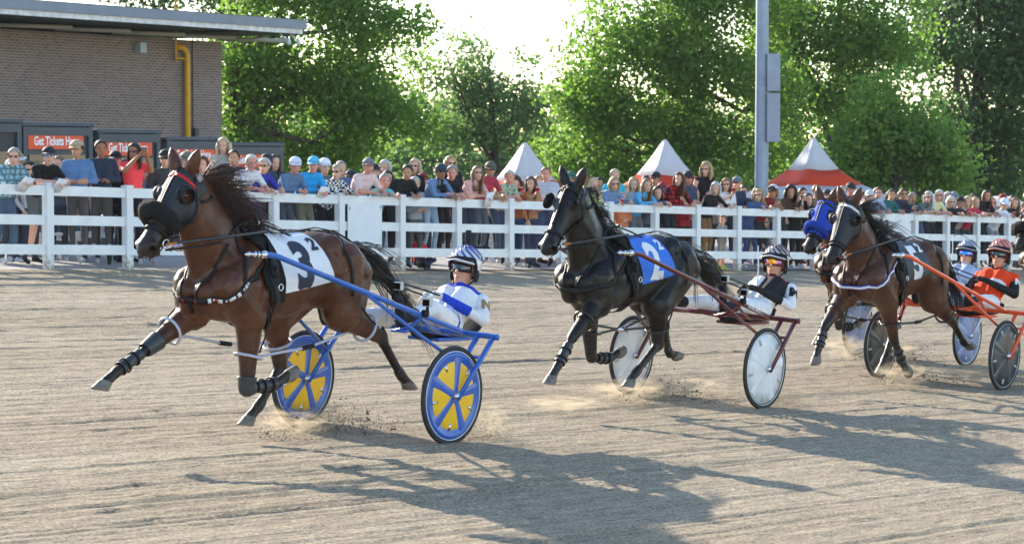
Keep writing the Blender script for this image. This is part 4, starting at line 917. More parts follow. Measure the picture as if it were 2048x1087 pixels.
# ------------------------------------------------------------------ sulkies
def sulky(rid, label, tube_m, style, opt):
    root = thing('sulky', label, 'sulky', RIG[rid], 'racing sulkies')
    def P(name, mb, m_, smooth=True, parent=None): return mb.obj(name, m_, parent if parent is not None else root, smooth)
    WR = .36; WY = .70
    for s in (1, -1):
        wh = thing('wheel', None, None, None); wh.parent = root; wh.location = (0, s * WY, WR);
        for k in ('category', 'group'): 
            if k in wh: del wh[k]
        m = MB(); m.tube([(math.cos(a) * (WR - .017), 0, math.sin(a) * (WR - .017)) for a in [2 * math.pi * j / 56 for j in range(56)]], .0175, 9, closed=True); P('tyre', m, M_tyre, True, wh)
        m = MB(); m.tube([(math.cos(a) * (WR - .042), 0, math.sin(a) * (WR - .042)) for a in [2 * math.pi * j / 56 for j in range(56)]], .011, 8, closed=True); P('rim', m, style['rim'], True, wh)
        if style.get('band'):
            m = MB(); Mq = Matrix.Rotation(R(90), 4, 'X'); m.lathe([(.276, -.013), (.284, -.018), (.30, -.0175), (.316, -.012), (.316, .012), (.30, .0175), (.284, .018), (.276, .013)], 56, Mq); P('rim_band', m, style['band'], True, wh)
        # lens-shaped disc
        m = MB(); Mx = Matrix.Rotation(R(90), 4, 'X'); m.lathe([(.02, -.03), (.09, -.027), (.2, -.018), (WR - .045, -.006), (WR - .045, .006), (.2, .018), (.09, .027), (.02, .03)], 48, Mx); P('disc', m, style['disc'], True, wh)
        for q in range(5):
            a = R(90 + 72 * q + 8); c_, s_ = math.cos(a), math.sin(a)
            m = MB()
            for sy in (-1, 1):
                rows = []
                for t in (.03, .12, .22, WR - .06):
                    w = style.get('sw', .022) + .02 * t / .3; yb = sy * (.031 - .025 * t / .33); rows.append([Vector((c_ * t - s_ * w * e, yb + sy * hgt, s_ * t + c_ * w * e)) for e, hgt in ((-1, 0), (-.6, .006), (.6, .006), (1, 0))])
                vs = [v for r_ in rows for v in r_]; m.add(vs, [(i * 4 + k, i * 4 + k + 1, i * 4 + k + 5, i * 4 + k + 4) for i in range(3) for k in range(3)])
            P('spoke', m, style['spoke'], True, wh)
            a2 = a + R(36); rr = .225 if style.get('band') else .262; m = MB(); tx = Vector((math.cos(a2), 0, math.sin(a2)))
            for sy in (-1, 1): m.tube([tx * (rr - .026) + Vector((0, sy * .015, 0)), tx * (rr + .026) + Vector((0, sy * .0125, 0))], .0115, 8)
            P('disc_slot', m, style['slot'], True, wh)
        m = MB(); ring = [2 * math.pi * j / 56 for j in range(56)]
        for sy in (-1, 1): m.tube([(math.cos(a) * (WR - .040), sy * .0125, math.sin(a) * (WR - .040)) for a in ring], .0038, 5, closed=True)
        P('rim_stripe', m, style['stripe'], True, wh)
        m = MB(); m.lathe([(.012, -.075), (.026, -.07), (.03, -.04), (.03, .04), (.026, .07), (.012, .075)], 16, Mx); P('hub', m, M_metal, True, wh)
        # forks on both faces of the wheel
        for fy in (-.07, .07):
            m = MB(); a_ = Vector((0, s * WY + fy, WR)); b_ = Vector((-.37, s * WY + fy, .77)); rows = []
            m.tube([a_ + Vector((.02, 0, -.02)), a_.lerp(b_, .5), b_], [.016, .019, .02], 8); P('fork', m, tube_m)
        m = MB(); m.tube([(-.24, s * WY - .07, .63), (-.24, s * WY + .07, .63)], .012, 8); P('fork_bridge', m, tube_m)
        # shaft
        m = MB(); m.tube(resample([(-.38, s * .52, .785), (.3, s * .485, .97), (1.0, s * .445, 1.165), (1.52, s * .415, 1.31), (1.64, s * .40, 1.345), (1.74, s * .385, 1.355)], 34), .0195, 12); sh = P('shaft', m, tube_m)
        m = MB(); m.tube([(1.74, s * .385, 1.355), (1.78, s * .378, 1.356)], .027, 10); m.tube([(1.77, s * .38, 1.356), (1.90, s * .362, 1.358)], .012, 8); m.tube([(1.80, s * .376, 1.356), (1.81, s * .375, 1.356)], .022, 10); m.tube([(1.83, s * .372, 1.357), (1.845, s * .37, 1.357)], .021, 10); m.tube([(1.88, s * .365, 1.358), (1.895, s * .364, 1.358), (1.925, s * .36, 1.358)], [.018, .018, .004], 10); P('hitch', m, M_metal, True, sh)
        m = MB(); m.tube([(.74, s * .462, 1.085), (.2, s * .55, .78), (-.19, s * .63, .565)], .0145, 8); P('brace', m, tube_m)
        m = MB(); m.tube([(.22, s * .47, .945), (-.1, s * .4, .82), (-.38, s * .30, .775)], .013, 8); P('inner_brace', m, tube_m)
        m = MB(); m.tube([(.10, s * .48, .915), (.12, s * .38, .83), (.14, s * .27, .80)], .014, 8); m.box((.15, s * .31, .80), (.05, .12, .02)); P('stirrup', m, tube_m)
        m = MB(); m.tube([(-.38, s * .17, .775), (-.65, s * .15, .74), (-1.02, s * .12, .70)], .016, 8); P('seat_rail', m, tube_m)
    m = MB(); m.tube(resample([(-.38, -.80, .775), (-.38, -.77, .78), (-.38, -.4, .785), (-.38, 0, .785), (-.38, .4, .785), (-.38, .77, .78), (-.38, .80, .775)], 30), .0225, 12); P('arch', m, tube_m)
    # seat: padded saddle with a low back
    m = MB(); rows = []
    for x, w, zt in ((-.52, .10, .755), (-.56, .15, .775), (-.72, .185, .765), (-.90, .2, .765), (-1.0, .2, .80), (-1.06, .18, .85), (-1.075, .15, .855)):
        rows.append([Vector((x, w * math.cos(a), zt - .028 + .028 * math.sin(a) * (1 if math.sin(a) > 0 else 1.1))) for a in [2 * math.pi * j / 18 for j in range(18)]])
    m.loft(rows); P('seat', m, M_leather)
    m = MB(); m.box((-.75, 0, .70), (.42, .3, .03)); bevel(P('seat_tray', m, tube_m, False), .01)
    if opt.get('cams'):
        for (x, y, z) in opt['cams']:
            m = MB(); m.box((x, y, z), (.035, .075, .06)); c = P('camera', m, mat('camera_case', (.5, .51, .53), .25, spec=.6), False); bevel(c, .008)
            m = MB(); m.box((x + .019, y - .0, z), (.006, .06, .045)); m.tube([(x + .02, y + .014, z + .006), (x + .03, y + .014, z + .006)], .014, 12); P('lens', m, M_eye, False, c)
            m = MB(); m.box((x - .0195, y, z), (.005, .055, .043)); P('screen', m, mat('camera_screen', (.05, .08, .15), .1, spec=.7), False, c)
            m = MB(); m.tube([(x, y, z - .03), (x - .005, y, z - .07)], .012, 8); m.tube([(x - .01, y - .01, z - .085), (x + .03, y - .01, z - .075)], .026, 10); P('camera_clamp', m, M_leather, True, c)
    if opt.get('name'):
        me = text_mesh(opt['name'], .042, .001); me.materials.append(opt['name_m']); t = link('lettering', me, root)
        t.matrix_parent_inverse = Matrix.Identity(4); sl_ = math.atan2(.98 - .79, .68)
        t.rotation_euler = (R(90), 0, math.pi); t.matrix_local = Matrix.Translation(opt['name_at']) @ Matrix.Rotation(math.pi, 4, 'Z') @ Matrix.Rotation(math.atan(.272), 4, 'Y') @ Matrix.Rotation(R(90), 4, 'X')
    return root
M_tyre = mat('tyre_rubber', (0.028, 0.028, 0.028), 0.75, noise=0.3, nscale=30)
M_blue = mat('blue_enamel', srgb(34, 92, 180), 0.3, coat=0.3, noise=0.06); M_yellow = mat('yellow_disc', srgb(240, 188, 20), 0.4, noise=0.06, nscale=14); M_maroon = mat('maroon_enamel', srgb(92, 22, 30), 0.3, coat=0.3); M_orangee = mat('orange_enamel', srgb(236, 84, 28), 0.3, coat=0.3)
M_wdisc = mat('white_disc', (0.72, 0.73, 0.76), 0.38, noise=0.08, nscale=10); M_ddisc = mat('dark_disc', (0.045, 0.05, 0.058), 0.35, noise=0.15); M_dspoke = mat('dark_spoke', (0.06, 0.066, 0.075), 0.35); M_bdisc = mat('grey_blue_disc', srgb(120, 136, 176), 0.35, noise=0.1); M_bspoke = mat('grey_blue_spoke', srgb(136, 150, 186), 0.35); M_silver = mat('silver_paint', (0.5, 0.52, 0.55), 0.35, 0.6)
ST1 = dict(band=M_blue, sw=.026, rim=M_blue, disc=M_yellow, spoke=M_blue, slot=M_metal, stripe=M_whitest); ST2 = dict(rim=M_tyre, disc=M_wdisc, spoke=M_wdisc, slot=mat('cream_slot', (.5, .46, .36), .5), stripe=M_wdisc)
ST3 = dict(rim=M_tyre, disc=M_ddisc, spoke=M_dspoke, slot=mat('slot_white', (.55, .53, .48), .5), stripe=M_silver); ST4 = dict(rim=M_silver, disc=M_bdisc, spoke=M_bspoke, slot=M_silver, stripe=M_silver)

# ------------------------------------------------------------------ people
M_cloth = mat('clothing', attr='Col', rough=0.8, noise=0.1, nscale=18, bump=0.35, bscale=22, spec=0.25)
M_skin = mat('skin', attr='Col', rough=0.5, noise=0.06, nscale=25, spec=0.4)
M_skin.node_tree.nodes['Principled BSDF'].inputs['Subsurface Weight'].default_value = 0.12
M_skin.node_tree.nodes['Principled BSDF'].inputs['Subsurface Radius'].default_value = (0.03, 0.012, 0.006)
def frame(fwd, up):
    f = Vector(fwd).normalized(); u = Vector(up); u = (u - f * u.dot(f)).normalized(); l = u.cross(f)
    return Matrix(((f.x, l.x, u.x), (f.y, l.y, u.y), (f.z, l.z, u.z)))
def head_shapes(mb, c, F, k=1.0):
    """skull, jaw, nose, ears; F columns: forward, left, up. head height about 0.24 k"""
    b = lambda p, r: mb.ball(c + F @ (Vector(p) * k), tuple(x * k for x in r), 12, 8, F)
    b((-.012, 0, .035), (.098, .077, .088)); b((.018, 0, -.035), (.072, .060, .082)); b((.045, 0, -.085), (.040, .042, .034)); b((.062, 0, .028), (.03, .052, .02))
    mb.capsule(c + F @ Vector((.078, 0, .01)) * k, c + F @ Vector((.104, 0, -.028)) * k, .010 * k, .015 * k, 8)
    b((.085, 0, -.062), (.012, .024, .007))
    for s in (-1, 1): b((-.012, s * .08, -.012), (.018, .010, .032)); b((.05, s * .036, -.03), (.025, .02, .025))
def body_caps(J, g):
    """capsules of a clothed body from its joints"""
    c = []
    hl, hr = J['hipL'], J['hipR']; hip = (hl + hr) / 2
    ch = J['chest']; nk = J['neck']; sl, sr = J['shL'], J['shR']
    w = hip.lerp(ch, .45)
    lat = (sl - sr).normalized()
    for s in (-1, 1):
        c.append((hip + lat * (.055 * s), w + lat * (.045 * s), .108 * g, .103 * g, 'pelvis')); c.append((w + lat * (.045 * s), ch + lat * (.07 * s), .105 * g, .112 * g, 'shirt'))
    c.append((sl.lerp(sr, .12), sr.lerp(sl, .12), .066 * g, .066 * g, 'shirt')); c.append((ch, nk, .10 * g, .058, 'shirt')); c.append((nk, J['head'] - (J['head'] - nk) * .25, .052, .050, 'neck'))
    for s in 'LR':
        h, k, a = J['hip' + s], J['knee' + s], J['ank' + s]; t = J['toe' + s]
        c.append((h, k, .088 * g, .062 * g, 'thigh')); c.append((k, a, .060 * g, .044, 'shin')); d = (t - a).normalized(); c.append((a - d * .03, t, .042, .036, 'shoe'))
        S, e, wr = J['sh' + s], J['elb' + s], J['wr' + s]; c.append((S, e, .056 * g, .045 * g, 'uarm')); c.append((e, wr, .044 * g, .031, 'farm'))
        hd = J.get('hdir' + s, (wr - e).normalized()); c.append((wr, wr + hd * .065, .028, .034, 'hand'))
    return c
def fingers(mb, wr, hdir, palm, curl, k=1.0):
    """four fingers and a thumb; palm = direction the palm faces"""
    f = hdir.normalized(); p = (palm - f * palm.dot(f)).normalized(); s = f.cross(p); base = wr + f * .085 * k
    for i, (o, L) in enumerate(((-.030, .070), (-.010, .080), (.011, .075), (.030, .058))):
        a = base + s * (o * k); b = a + (f * math.cos(curl * .5) + p * math.sin(curl * .5)) * (L * .5 * k); c = b + (f * math.cos(curl * 1.6) + p * math.sin(curl * 1.6)) * (L * .5 * k)
        mb.tube([a - f * .02, a, b, c], [.0095 * k, .0095 * k, .0088 * k, .007 * k], 6)
    a = wr + f * .03 * k - s * (.03 * k); b = a + (f * .5 - s * .6 + p * .5).normalized() * (.045 * k); c = b + (f * .9 + p * .45).normalized() * (.03 * k); mb.tube([a, b, c], [.012 * k, .0105 * k, .008 * k], 6)
def person_mesh(J, g, colors, voxel, F, hk=1.0, smooth=3, paint=None, curl=.6, fing=True):
    mb = MB(); caps = body_caps(J, g)
    for (a, b, ra, rb, t) in caps: mb.capsule(a, b, ra, rb, 10)
    head_shapes(mb, J['head'], F, hk)
    me = remesh(mb, voxel, smooth)
    hc = J['head']; caps = caps + [(hc - F @ Vector((0, 0, .05)), hc + F @ Vector((0, 0, .06)), .085, .09, 'head')]
    n_body = len(me.polygons)
    if fing:
        fb = MB()
        for s in 'LR': fingers(fb, J['wr' + s], J.get('hdir' + s, (J['wr' + s] - J['elb' + s]).normalized()), J.get('palm' + s, Vector((0, 0, -1))), curl)
        fme = fb.mesh('f', True); bm = bmesh.new(); bm.from_mesh(me); bm.from_mesh(fme); bm.to_mesh(me); bm.free(); bpy.data.meshes.remove(fme)
    FCn = np_centers(me); fi, ft = nearest_tag(FCn, caps); tg = np.array([c[4] for c in caps])[fi]; tg[n_body:] = 'hand'
    skin = np.zeros(len(tg), bool); cols = np.zeros((len(tg), 3))
    ta = np.where(tg == 'uarm', ft, np.where(tg == 'farm', 1 + ft, -1))
    sleeve = colors.get('sleeve', 2.0)
    tl = np.where(tg == 'thigh', ft, np.where(tg == 'shin', 1 + ft, -1)); leg = colors.get('legs', 2.0)
    col_of = {'pelvis': colors['pants'], 'shirt': colors['shirt'], 'neck': colors['skin'], 'thigh': colors['pants'], 'shin': colors['pants'], 'shoe': colors.get('shoe', (.05, .05, .05)), 'uarm': colors.get('sleeve_col', colors['shirt']), 'farm': colors.get('sleeve_col', colors['shirt']), 'hand': colors.get('glove', colors['skin']), 'head': colors['skin']}
    for t, c in col_of.items(): cols[tg == t] = c
    skin |= np.isin(tg, ['neck', 'head']); 
    if 'glove' not in colors: skin |= tg == 'hand'
    k = (ta > sleeve); cols[k] = colors['skin']; skin |= k
    k = (tl > leg) ; cols[k] = colors['skin']; skin |= k
    # shirt hangs over the pelvis top
    hip = np.array((J['hipL'] + J['hipR']) / 2); axis = np.array((J['chest'] - (J['hipL'] + J['hipR']) / 2).normalized()); along = (FCn - hip) @ axis
    k = (tg == 'pelvis') & (along > colors.get('hem', .02)); cols[k] = colors['shirt']
    k = (tg == 'shirt') & (along < colors.get('hem', .02)); cols[k] = colors['pants']
    if paint: paint(FCn, tg, ta, tl, along, cols, skin)
    me.polygons.foreach_set('material_index', np.where(skin, 1, 0).astype(np.int32)); me.polygons.foreach_set('use_smooth', np.ones(len(tg), bool))
    # face colours spread to the corners so that garment edges stay crisp
    lt = np.empty(len(me.polygons), np.int32); me.polygons.foreach_get('loop_total', lt)
    a = me.color_attributes.new('Col', 'FLOAT_COLOR', 'CORNER'); cc = np.ones((len(me.loops), 4), np.float32); cc[:, :3] = np.repeat(cols, lt, 0); a.data.foreach_set('color', cc.ravel())
    me.materials.append(M_cloth); me.materials.append(M_skin); return me

def driver(rid, label, hip, neck, kit, hands, feet, opt):
    root = thing('person', label, 'person', RIG[rid] @ Matrix.Translation((hip[0], 0, .74)), 'race drivers')
    O = Vector((hip[0], 0, .74)); H = Vector((hip[0], 0, hip[1])); N = Vector((neck[0], 0, neck[1])); ax = (N - H).normalized()
    hy = opt.get('hy', 0.0)
    J = dict(hipL=H + Vector((0, .09, 0)), hipR=H + Vector((0, -.09, 0)), chest=H + (N - H) * .72, neck=N, shL=N + Vector((.01, .20, -.045)) - ax * .03, shR=N + Vector((.01, -.20, -.045)) - ax * .03)
    F = frame(opt.get('look', (.93, .12, .12)), (-.15, 0, 1)); HK = 1.14; J['head'] = N + Vector((.015, 0.01, .17))
    for s, y in (('L', 1), ('R', -1)):
        f = Vector(feet[0 if y == 1 else 1]); J['ank' + s] = f; J['toe' + s] = f + Vector((.06, y * .02, .16)).normalized() * .17
        hp_ = J['hip' + s]; k = hp_.lerp(f, .5); Lh = (f - hp_).length; up = max(.0, (.92 / 2) ** 2 - (Lh / 2) ** 2) ** .5; J['knee' + s] = k + Vector((0, y * .05, min(up, .2) + .02))
        hd = Vector(hands[0 if y == 1 else 1]); J['wr' + s] = hd; J['elb' + s] = J['sh' + s].lerp(hd, .5) + Vector((-.1, y * .13, -.15)); J['hdir' + s] = Vector((.8, -y * .55, .15)).normalized(); J['palm' + s] = Vector((0, -y * .3, -1))
    def part(name, mb, m_, smooth=True, parent=None):
        o = mb.obj(name, m_, parent or root, smooth); o.data.transform(Matrix.Translation(-O)); return o
    me = person_mesh(J, 1.14, kit, .0095, F, HK, 3, opt.get('paint'), 1.5); me.transform(Matrix.Translation(-O)); link('body', me, root)
    c = J['head']; FM = F
    T = lambda p: c + FM @ (Vector(p) * HK)
    # helmet shell: a dome cut away over the face, with a short peak
    m = MB(); rings = []; nA, nE = 28, 9
    for i in range(nE + 1):
        el = R(88) * (1 - i / nE) + R(-42) * (i / nE); ring = []
        for j in range(nA):
            az = 2 * math.pi * j / nA; fr = math.cos(az); lim = R(14) if fr > .45 else (R(-42) if fr < .1 else R(-42) + (R(56)) * (fr - .1) / .35); e = max(el, lim)
            ring.append(T((-.008 + .126 * math.cos(e) * math.cos(az), .103 * math.cos(e) * math.sin(az), .035 + .118 * math.sin(e))))
        rings.append(ring)
    m.loft(rings, cap=False); hm = part('helmet', m, kit['helmet'], True); hm.modifiers.new('s', 'SOLIDIFY').thickness = .012
    m = MB(); vis = []
    for r_, z in ((.120, .066), (.150, .058), (.168, .050)):
        vis.append([T((r_ * math.cos(a) - .008, r_ * .82 * math.sin(a), z - .02 * abs(math.sin(a)))) for a in [R(-58 + 116 * j / 12) for j in range(13)]])
    vs = [v for r_ in vis for v in r_]; m.add(vs, [(i * 13 + j, i * 13 + j + 1, i * 13 + j + 14, i * 13 + j + 13) for i in range(2) for j in range(12)]); o = part('peak', m, kit.get('peak', kit['helmet']), True, hm); o.modifiers.new('s', 'SOLIDIFY').thickness = .006
    for q in range(opt.get('nstripe', 7)):
        m = MB(); az0 = R(-150 + 300 * q / (opt.get('nstripe', 7) - 1) - 10); pts = [T((-.008 + .1345 * math.cos(e) * math.cos(az0 + 1.3 * k / 9), .1115 * math.cos(e) * math.sin(az0 + 1.3 * k / 9), .035 + .1265 * math.sin(e))) for k, e in enumerate([R(80 - 7.2 * k) for k in range(10)])]
        ups = [(p - (c + FM @ Vector((0, 0, .035)))).normalized() for p in pts]; m.tube(pts, .01, flat=(.007, .0015), up=ups); part('helmet_stripe', m, kit['stripe'], True, hm)
    m = MB(); m.tube([T((-.008 + .131 * math.cos(e) * math.cos(a), .108 * math.cos(e) * math.sin(a), .035 + .122 * math.sin(e))) for a, e in [(2 * math.pi * j / 40, R(14) if math.cos(2 * math.pi * j / 40) > .45 else (R(-42) if math.cos(2 * math.pi * j / 40) < .1 else R(-42) + R(56) * (math.cos(2 * math.pi * j / 40) - .1) / .35)) for j in range(40)]], .015, 7, closed=True); part('helmet_edge', m, M_leather, True, hm)
    for s in (-1, 1):
        m = MB(); m.ball(T((-.005, s * .09, -.035)), (.042, .016, .056), 12, 8, FM); part('ear_pad', m, M_leather, True, hm)
    m = MB(); m.tube([T((-.005, .088, -.06)), T((.035, .05, -.118)), T((.045, 0, -.130)), T((.035, -.05, -.118)), T((-.005, -.088, -.06))], .007, 6); part('chin_strap', m, M_leather, True, hm)
    # eyewear
    m = MB(); rows = []
    for z in (.030, .018, -.006, -.022):
        w = 1.0 if -.01 < z < .025 else .93; rows.append([T((.010 + .094 * math.cos(a), .080 * w * math.sin(a), z - .004 * abs(math.sin(a)))) for a in [R(-72 + 144 * j / 14) for j in range(15)]])
    vs = [v for r_ in rows for v in r_]; m.add(vs, [(i * 15 + j, i * 15 + j + 1, i * 15 + j + 16, i * 15 + j + 15) for i in range(3) for j in range(14)]); o = part('goggles', m, kit['goggles'], True); o.modifiers.new('s', 'SOLIDIFY').thickness = .003
    m = MB()
    for z in (.033, -.024): m.tube([T((.012 + .096 * math.cos(a), .081 * math.sin(a), z)) for a in [R(-75 + 150 * j / 12) for j in range(13)]], .0035, 5)
    part('goggle_frame', m, M_leather)
    m = MB(); m.tube([T((.082, .022, -.060)), T((.093, 0, -.062)), T((.082, -.022, -.060))], .0035, 6); part('mouth', m, mat('lip', (.22, .07, .06), .5))
    # collar
    m = MB(); q = J['neck'] + Vector((0, 0, .02)); torus(m, q + Vector((.012, 0, 0)), (c - q), .066, .014, 20, 8); part('collar', m, kit.get('collar', M_whitest))
    # boots over the shoes
    if opt.get('whip'):
        m = MB(); a = Vector(hands[0]); m.tube([a, a + Vector((.10, .06, .20)), a + Vector((.16, .08, .40))], [.008, .006, .004], 6); part('whip_stock', m, M_whitest)
        m = MB(); a2 = a + Vector((.16, .08, .40)); m.tube(resample([a2, a2 + Vector((-.1, .05, .02)), a2 + Vector((-.3, .12, -.06)), a2 + Vector((-.42, .16, -.14))], 12), .0035, 5); part('whip_lash', m, M_leather)
    if opt.get('helmet_cam'):
        m = MB(); b = T((0, 0, .155)); m.box(b + Vector((0, 0, .075)), (.03, .045, .10)); o = part('helmet_camera', m, M_leather, False, hm); bevel(o, .008)
        m = MB(); m.tube([b + Vector((0, 0, -.01)), b + Vector((0, 0, .03))], .012, 8); m.box(b + Vector((0, 0, -.002)), (.06, .05, .012)); part('camera_mount', m, M_leather, False, hm)
    if opt.get('letter'):
        bvh = BVHTree.FromPolygons([tuple(v.co + O) for v in me.vertices], [tuple(p.vertices) for p in me.polygons])
        e, s_ = J['elbL'], J['shL']; mid = e.lerp(s_, .62); uy_ = (s_ - e).normalized(); out_ = Vector((.35, 1, .1)); out_ = (out_ - uy_ * out_.dot(uy_)).normalized(); ux_ = uy_.cross(out_)
        for nm, col, sz, of in (('M', M_leather, .135, .003),) if opt['letter'] == 'M' else ((opt['letter'], opt['letter_m'], .10, .003),):
            t = wrap_text(nm, sz, bvh, mid, ux_, uy_, of, .006); t.transform(Matrix.Translation(-O)); t.materials.append(col); link('sleeve_letter', t, root)
    return root
OPT1 = dict(hood=M_blackcl, shadow_roll=M_fleece, cloth=WHITE, cloth_ink=INK, number=('3', '2'), hobble=M_greyhob, hands=((-.66, .08, 1.02), (-.66, -.07, 1.01)), mane_len=.34, mane_n=1000, mane_mat=M_hair_r, brow=M_redst, tail_dir=(-1, .05, -.35))
OPT2 = dict(blinkers=True, cloth=BLUE, cloth_ink=INKW, number=('2', '2'), hobble=M_blackhob, hands=((-.86, .08, 1.01), (-.86, -.07, 1.0)), mane_len=.22, mane_n=500, mane_dir=(-.7, .1, -.3), tail_dir=(-1, .05, -.4), knee_boots=False)
OPT3 = dict(hood=M_blackcl, cloth=BLACK, cloth_ink=INKW, number=('5', '2'), hobble=M_blackhob, collar='blue', brow=M_whitest, hands=((-.78, .07, 1.08), (-.78, -.07, 1.07)), mane_len=.32, mane_n=600, tail_dir=(-1, 0, -.6), knee_boots=False)
OPT4 = dict(hood=M_bluecl, shadow_roll=M_bluefl, roll_k=.72, cloth=mat('red_number_cloth', srgb(180, 20, 24), .65), cloth_ink=INKW, number=('1', '2'), hobble=M_blackhob, hands=((-.78, .07, 1.06), (-.78, -.07, 1.05)), mane_len=.25, mane_n=400, tail_dir=(-1, 0, -.3), knee_boots=False)
horse(1, 'leading bay horse with black hood, fleece shadow roll and white number 3 cloth', BAY, POSE1, OPT1)
horse(2, 'black horse wearing a blue number 2 cloth, running second', BLK, POSE2, OPT2)
horse(3, 'bay horse with white browband and black number 5 cloth', BAY2, POSE3, OPT3)
horse(5, 'dark bay horse at the right edge with only its nose in view', BAY2, POSE4, dict(shadow_roll=M_fleece, cloth=BLACK, cloth_ink=INKW, number=('4', '2'), hands=((-.78, .07, 1.06), (-.78, -.07, 1.05)), mane_n=100))
horse(4, 'bay horse in a royal blue hood, half hidden beside the black-clothed horse', BAY2, POSE4, OPT4)
sulky(1, 'blue racing sulky with yellow disc wheels, pulled by the bay marked 3', M_blue, ST1, dict(cams=[(.43, .50, 1.14), (.12, .53, 1.02)]))
sulky(2, 'maroon racing sulky with white disc wheels behind the black horse', M_maroon, ST2, dict(cams=[(.42, .50, 1.14), (.12, .53, 1.02)], name='DOUG MCNAIR', name_m=M_whitest, name_at=(-.10, .528, .86)))
sulky(3, 'bright orange racing sulky with dark disc wheels', M_orangee, ST3, {})
sulky(4, 'silver blue racing sulky with grey blue wheels, mostly hidden behind the orange one', M_silver, ST4, {})
def gog(name, a, b, c):
    m = bpy.data.materials.new(name); m.use_nodes = True; N = m.node_tree.nodes; L = m.node_tree.links; bs = N['Principled BSDF']; bs.inputs['Roughness'].default_value = .06; bs.inputs['Metallic'].default_value = .7
    lw = N.new('ShaderNodeTexNoise'); lw.inputs['Scale'].default_value = 9; r = N.new('ShaderNodeValToRGB'); tc = N.new('ShaderNodeTexCoord'); L.new(tc.outputs['Object'], lw.inputs[0]); L.new(lw.outputs[0], r.inputs[0])
    e = r.color_ramp.elements; e[0].position = .35; e[0].color = (*a, 1); e[1].position = .65; e[1].color = (*c, 1); k = e.new(.5); k.color = (*b, 1); L.new(r.outputs[0], bs.inputs['Base Color']); return m
G1 = mat('dark_lens', (.012, .012, .025), .08, spec=.8); G2 = gog('rainbow_lens', (.75, .65, .05), (.7, .12, .02), (.1, .12, .45)); G4 = gog('blue_lens', (.02, .1, .6), (.05, .3, .8), (.3, .1, .6))
SK = srgb(205, 150, 122)
WH = (.74, .75, .78); BL = srgb(34, 66, 186)
def paint1(FCn, tg, ta, tl, al, cols, skin):
    k = (tg == 'shirt') & (al > .30); cols[k] = BL
    k = ((tg == 'farm') & (ta > 1.35)); cols[k] = BL
    k = (np.isin(tg, ['thigh'])) & (np.abs(tl - .12) < .035); cols[k] = BL
    k = (np.isin(tg, ['shin'])) & (tl > 1.55); cols[k] = (.025, .025, .028); skin[k] = False
def paint2(FCn, tg, ta, tl, al, cols, skin):
    k = (tg == 'shirt') & (al > .36); cols[k] = srgb(84, 24, 46)
    k = (tg == 'shirt') & (al < .36) & (al > .08) & (FCn[:, 1] > -.02); cols[k] = (.02, .02, .022)
    k = ((tg == 'farm') & (ta > 1.3)); cols[k] = (.02, .02, .022)
    k = (np.isin(tg, ['shin'])) & (tl > 1.5); cols[k] = (.02, .02, .022)
def paint3(FCn, tg, ta, tl, al, cols, skin):
    k = ((tg == 'uarm') & (ta > .35)) | (tg == 'farm'); cols[k] = (.018, .018, .02)
    k = (tg == 'shirt') & (np.abs(al - .24) < .02); cols[k] = (.7, .7, .72)
    k = (np.isin(tg, ['shin'])) & (tl > 1.5); cols[k] = (.02, .02, .022)
HW = mat('helmet_white', (.72, .73, .76), .25, coat=.5); HB = mat('helmet_blue', srgb(40, 70, 170), .3); HP = mat('helmet_pale', srgb(206, 200, 206), .25, coat=.5); HPk = mat('helmet_pinkish', srgb(222, 160, 146), .3, coat=.4); HS = mat('helmet_silver', srgb(160, 166, 180), .25, .3, coat=.4); HM = mat('helmet_maroon', srgb(70, 40, 62), .3); HR_ = mat('helmet_red', srgb(176, 60, 50), .3)
driver(1, 'driver in white and blue colours and striped white helmet in the blue sulky', (-.76, .81), (-1.03, 1.05), dict(shirt=WH, pants=WH, skin=SK, shoe=(.025, .025, .028), glove=(.6, .6, .62), sleeve_col=WH, helmet=HW, stripe=HB, goggles=G1, collar=HB), OPT1['hands'], ((.12, .29, .88), (.28, -.29, .86)), dict(paint=paint1, nstripe=11, helmet_cam=True, letter='N', letter_m=mat('tan_letter', srgb(150, 120, 70), .6)))
driver(2, 'driver in white, maroon and black colours with mirrored orange goggles in the maroon sulky', (-.95, .82), (-1.31, 1.07), dict(shirt=WH, pants=WH, skin=SK, shoe=(.02, .02, .022), glove=(.018, .018, .02), helmet=HP, stripe=HM, goggles=G2, collar=M_whitest), OPT2['hands'], ((.08, .29, .88), (.1, -.29, .88)), dict(paint=paint2, nstripe=12, letter='M', whip=True, look=(.93, .18, .1)))
driver(3, 'driver in orange and black colours with a pinkish helmet in the orange sulky', (-.92, .83), (-1.26, 1.16), dict(shirt=srgb(236, 70, 24), pants=WH, skin=SK, shoe=(.02, .02, .022), glove=(.02, .02, .022), helmet=HPk, stripe=HR_, goggles=G1, collar=M_leather), OPT3['hands'], ((.06, .29, .88), (.08, -.29, .88)), dict(paint=paint3, nstripe=10, letter='N', letter_m=INKW))
driver(4, 'driver in a grey blue jacket and silver helmet with blue mirrored goggles', (-.98, .83), (-1.34, 1.07), dict(shirt=srgb(168, 180, 208), pants=WH, skin=SK, shoe=(.02, .02, .022), glove=(.02, .02, .022), helmet=HS, stripe=HS, goggles=G4, collar=M_bluest), OPT4['hands'], ((.06, .29, .88), (.08, -.29, .88)), dict(whip=True))
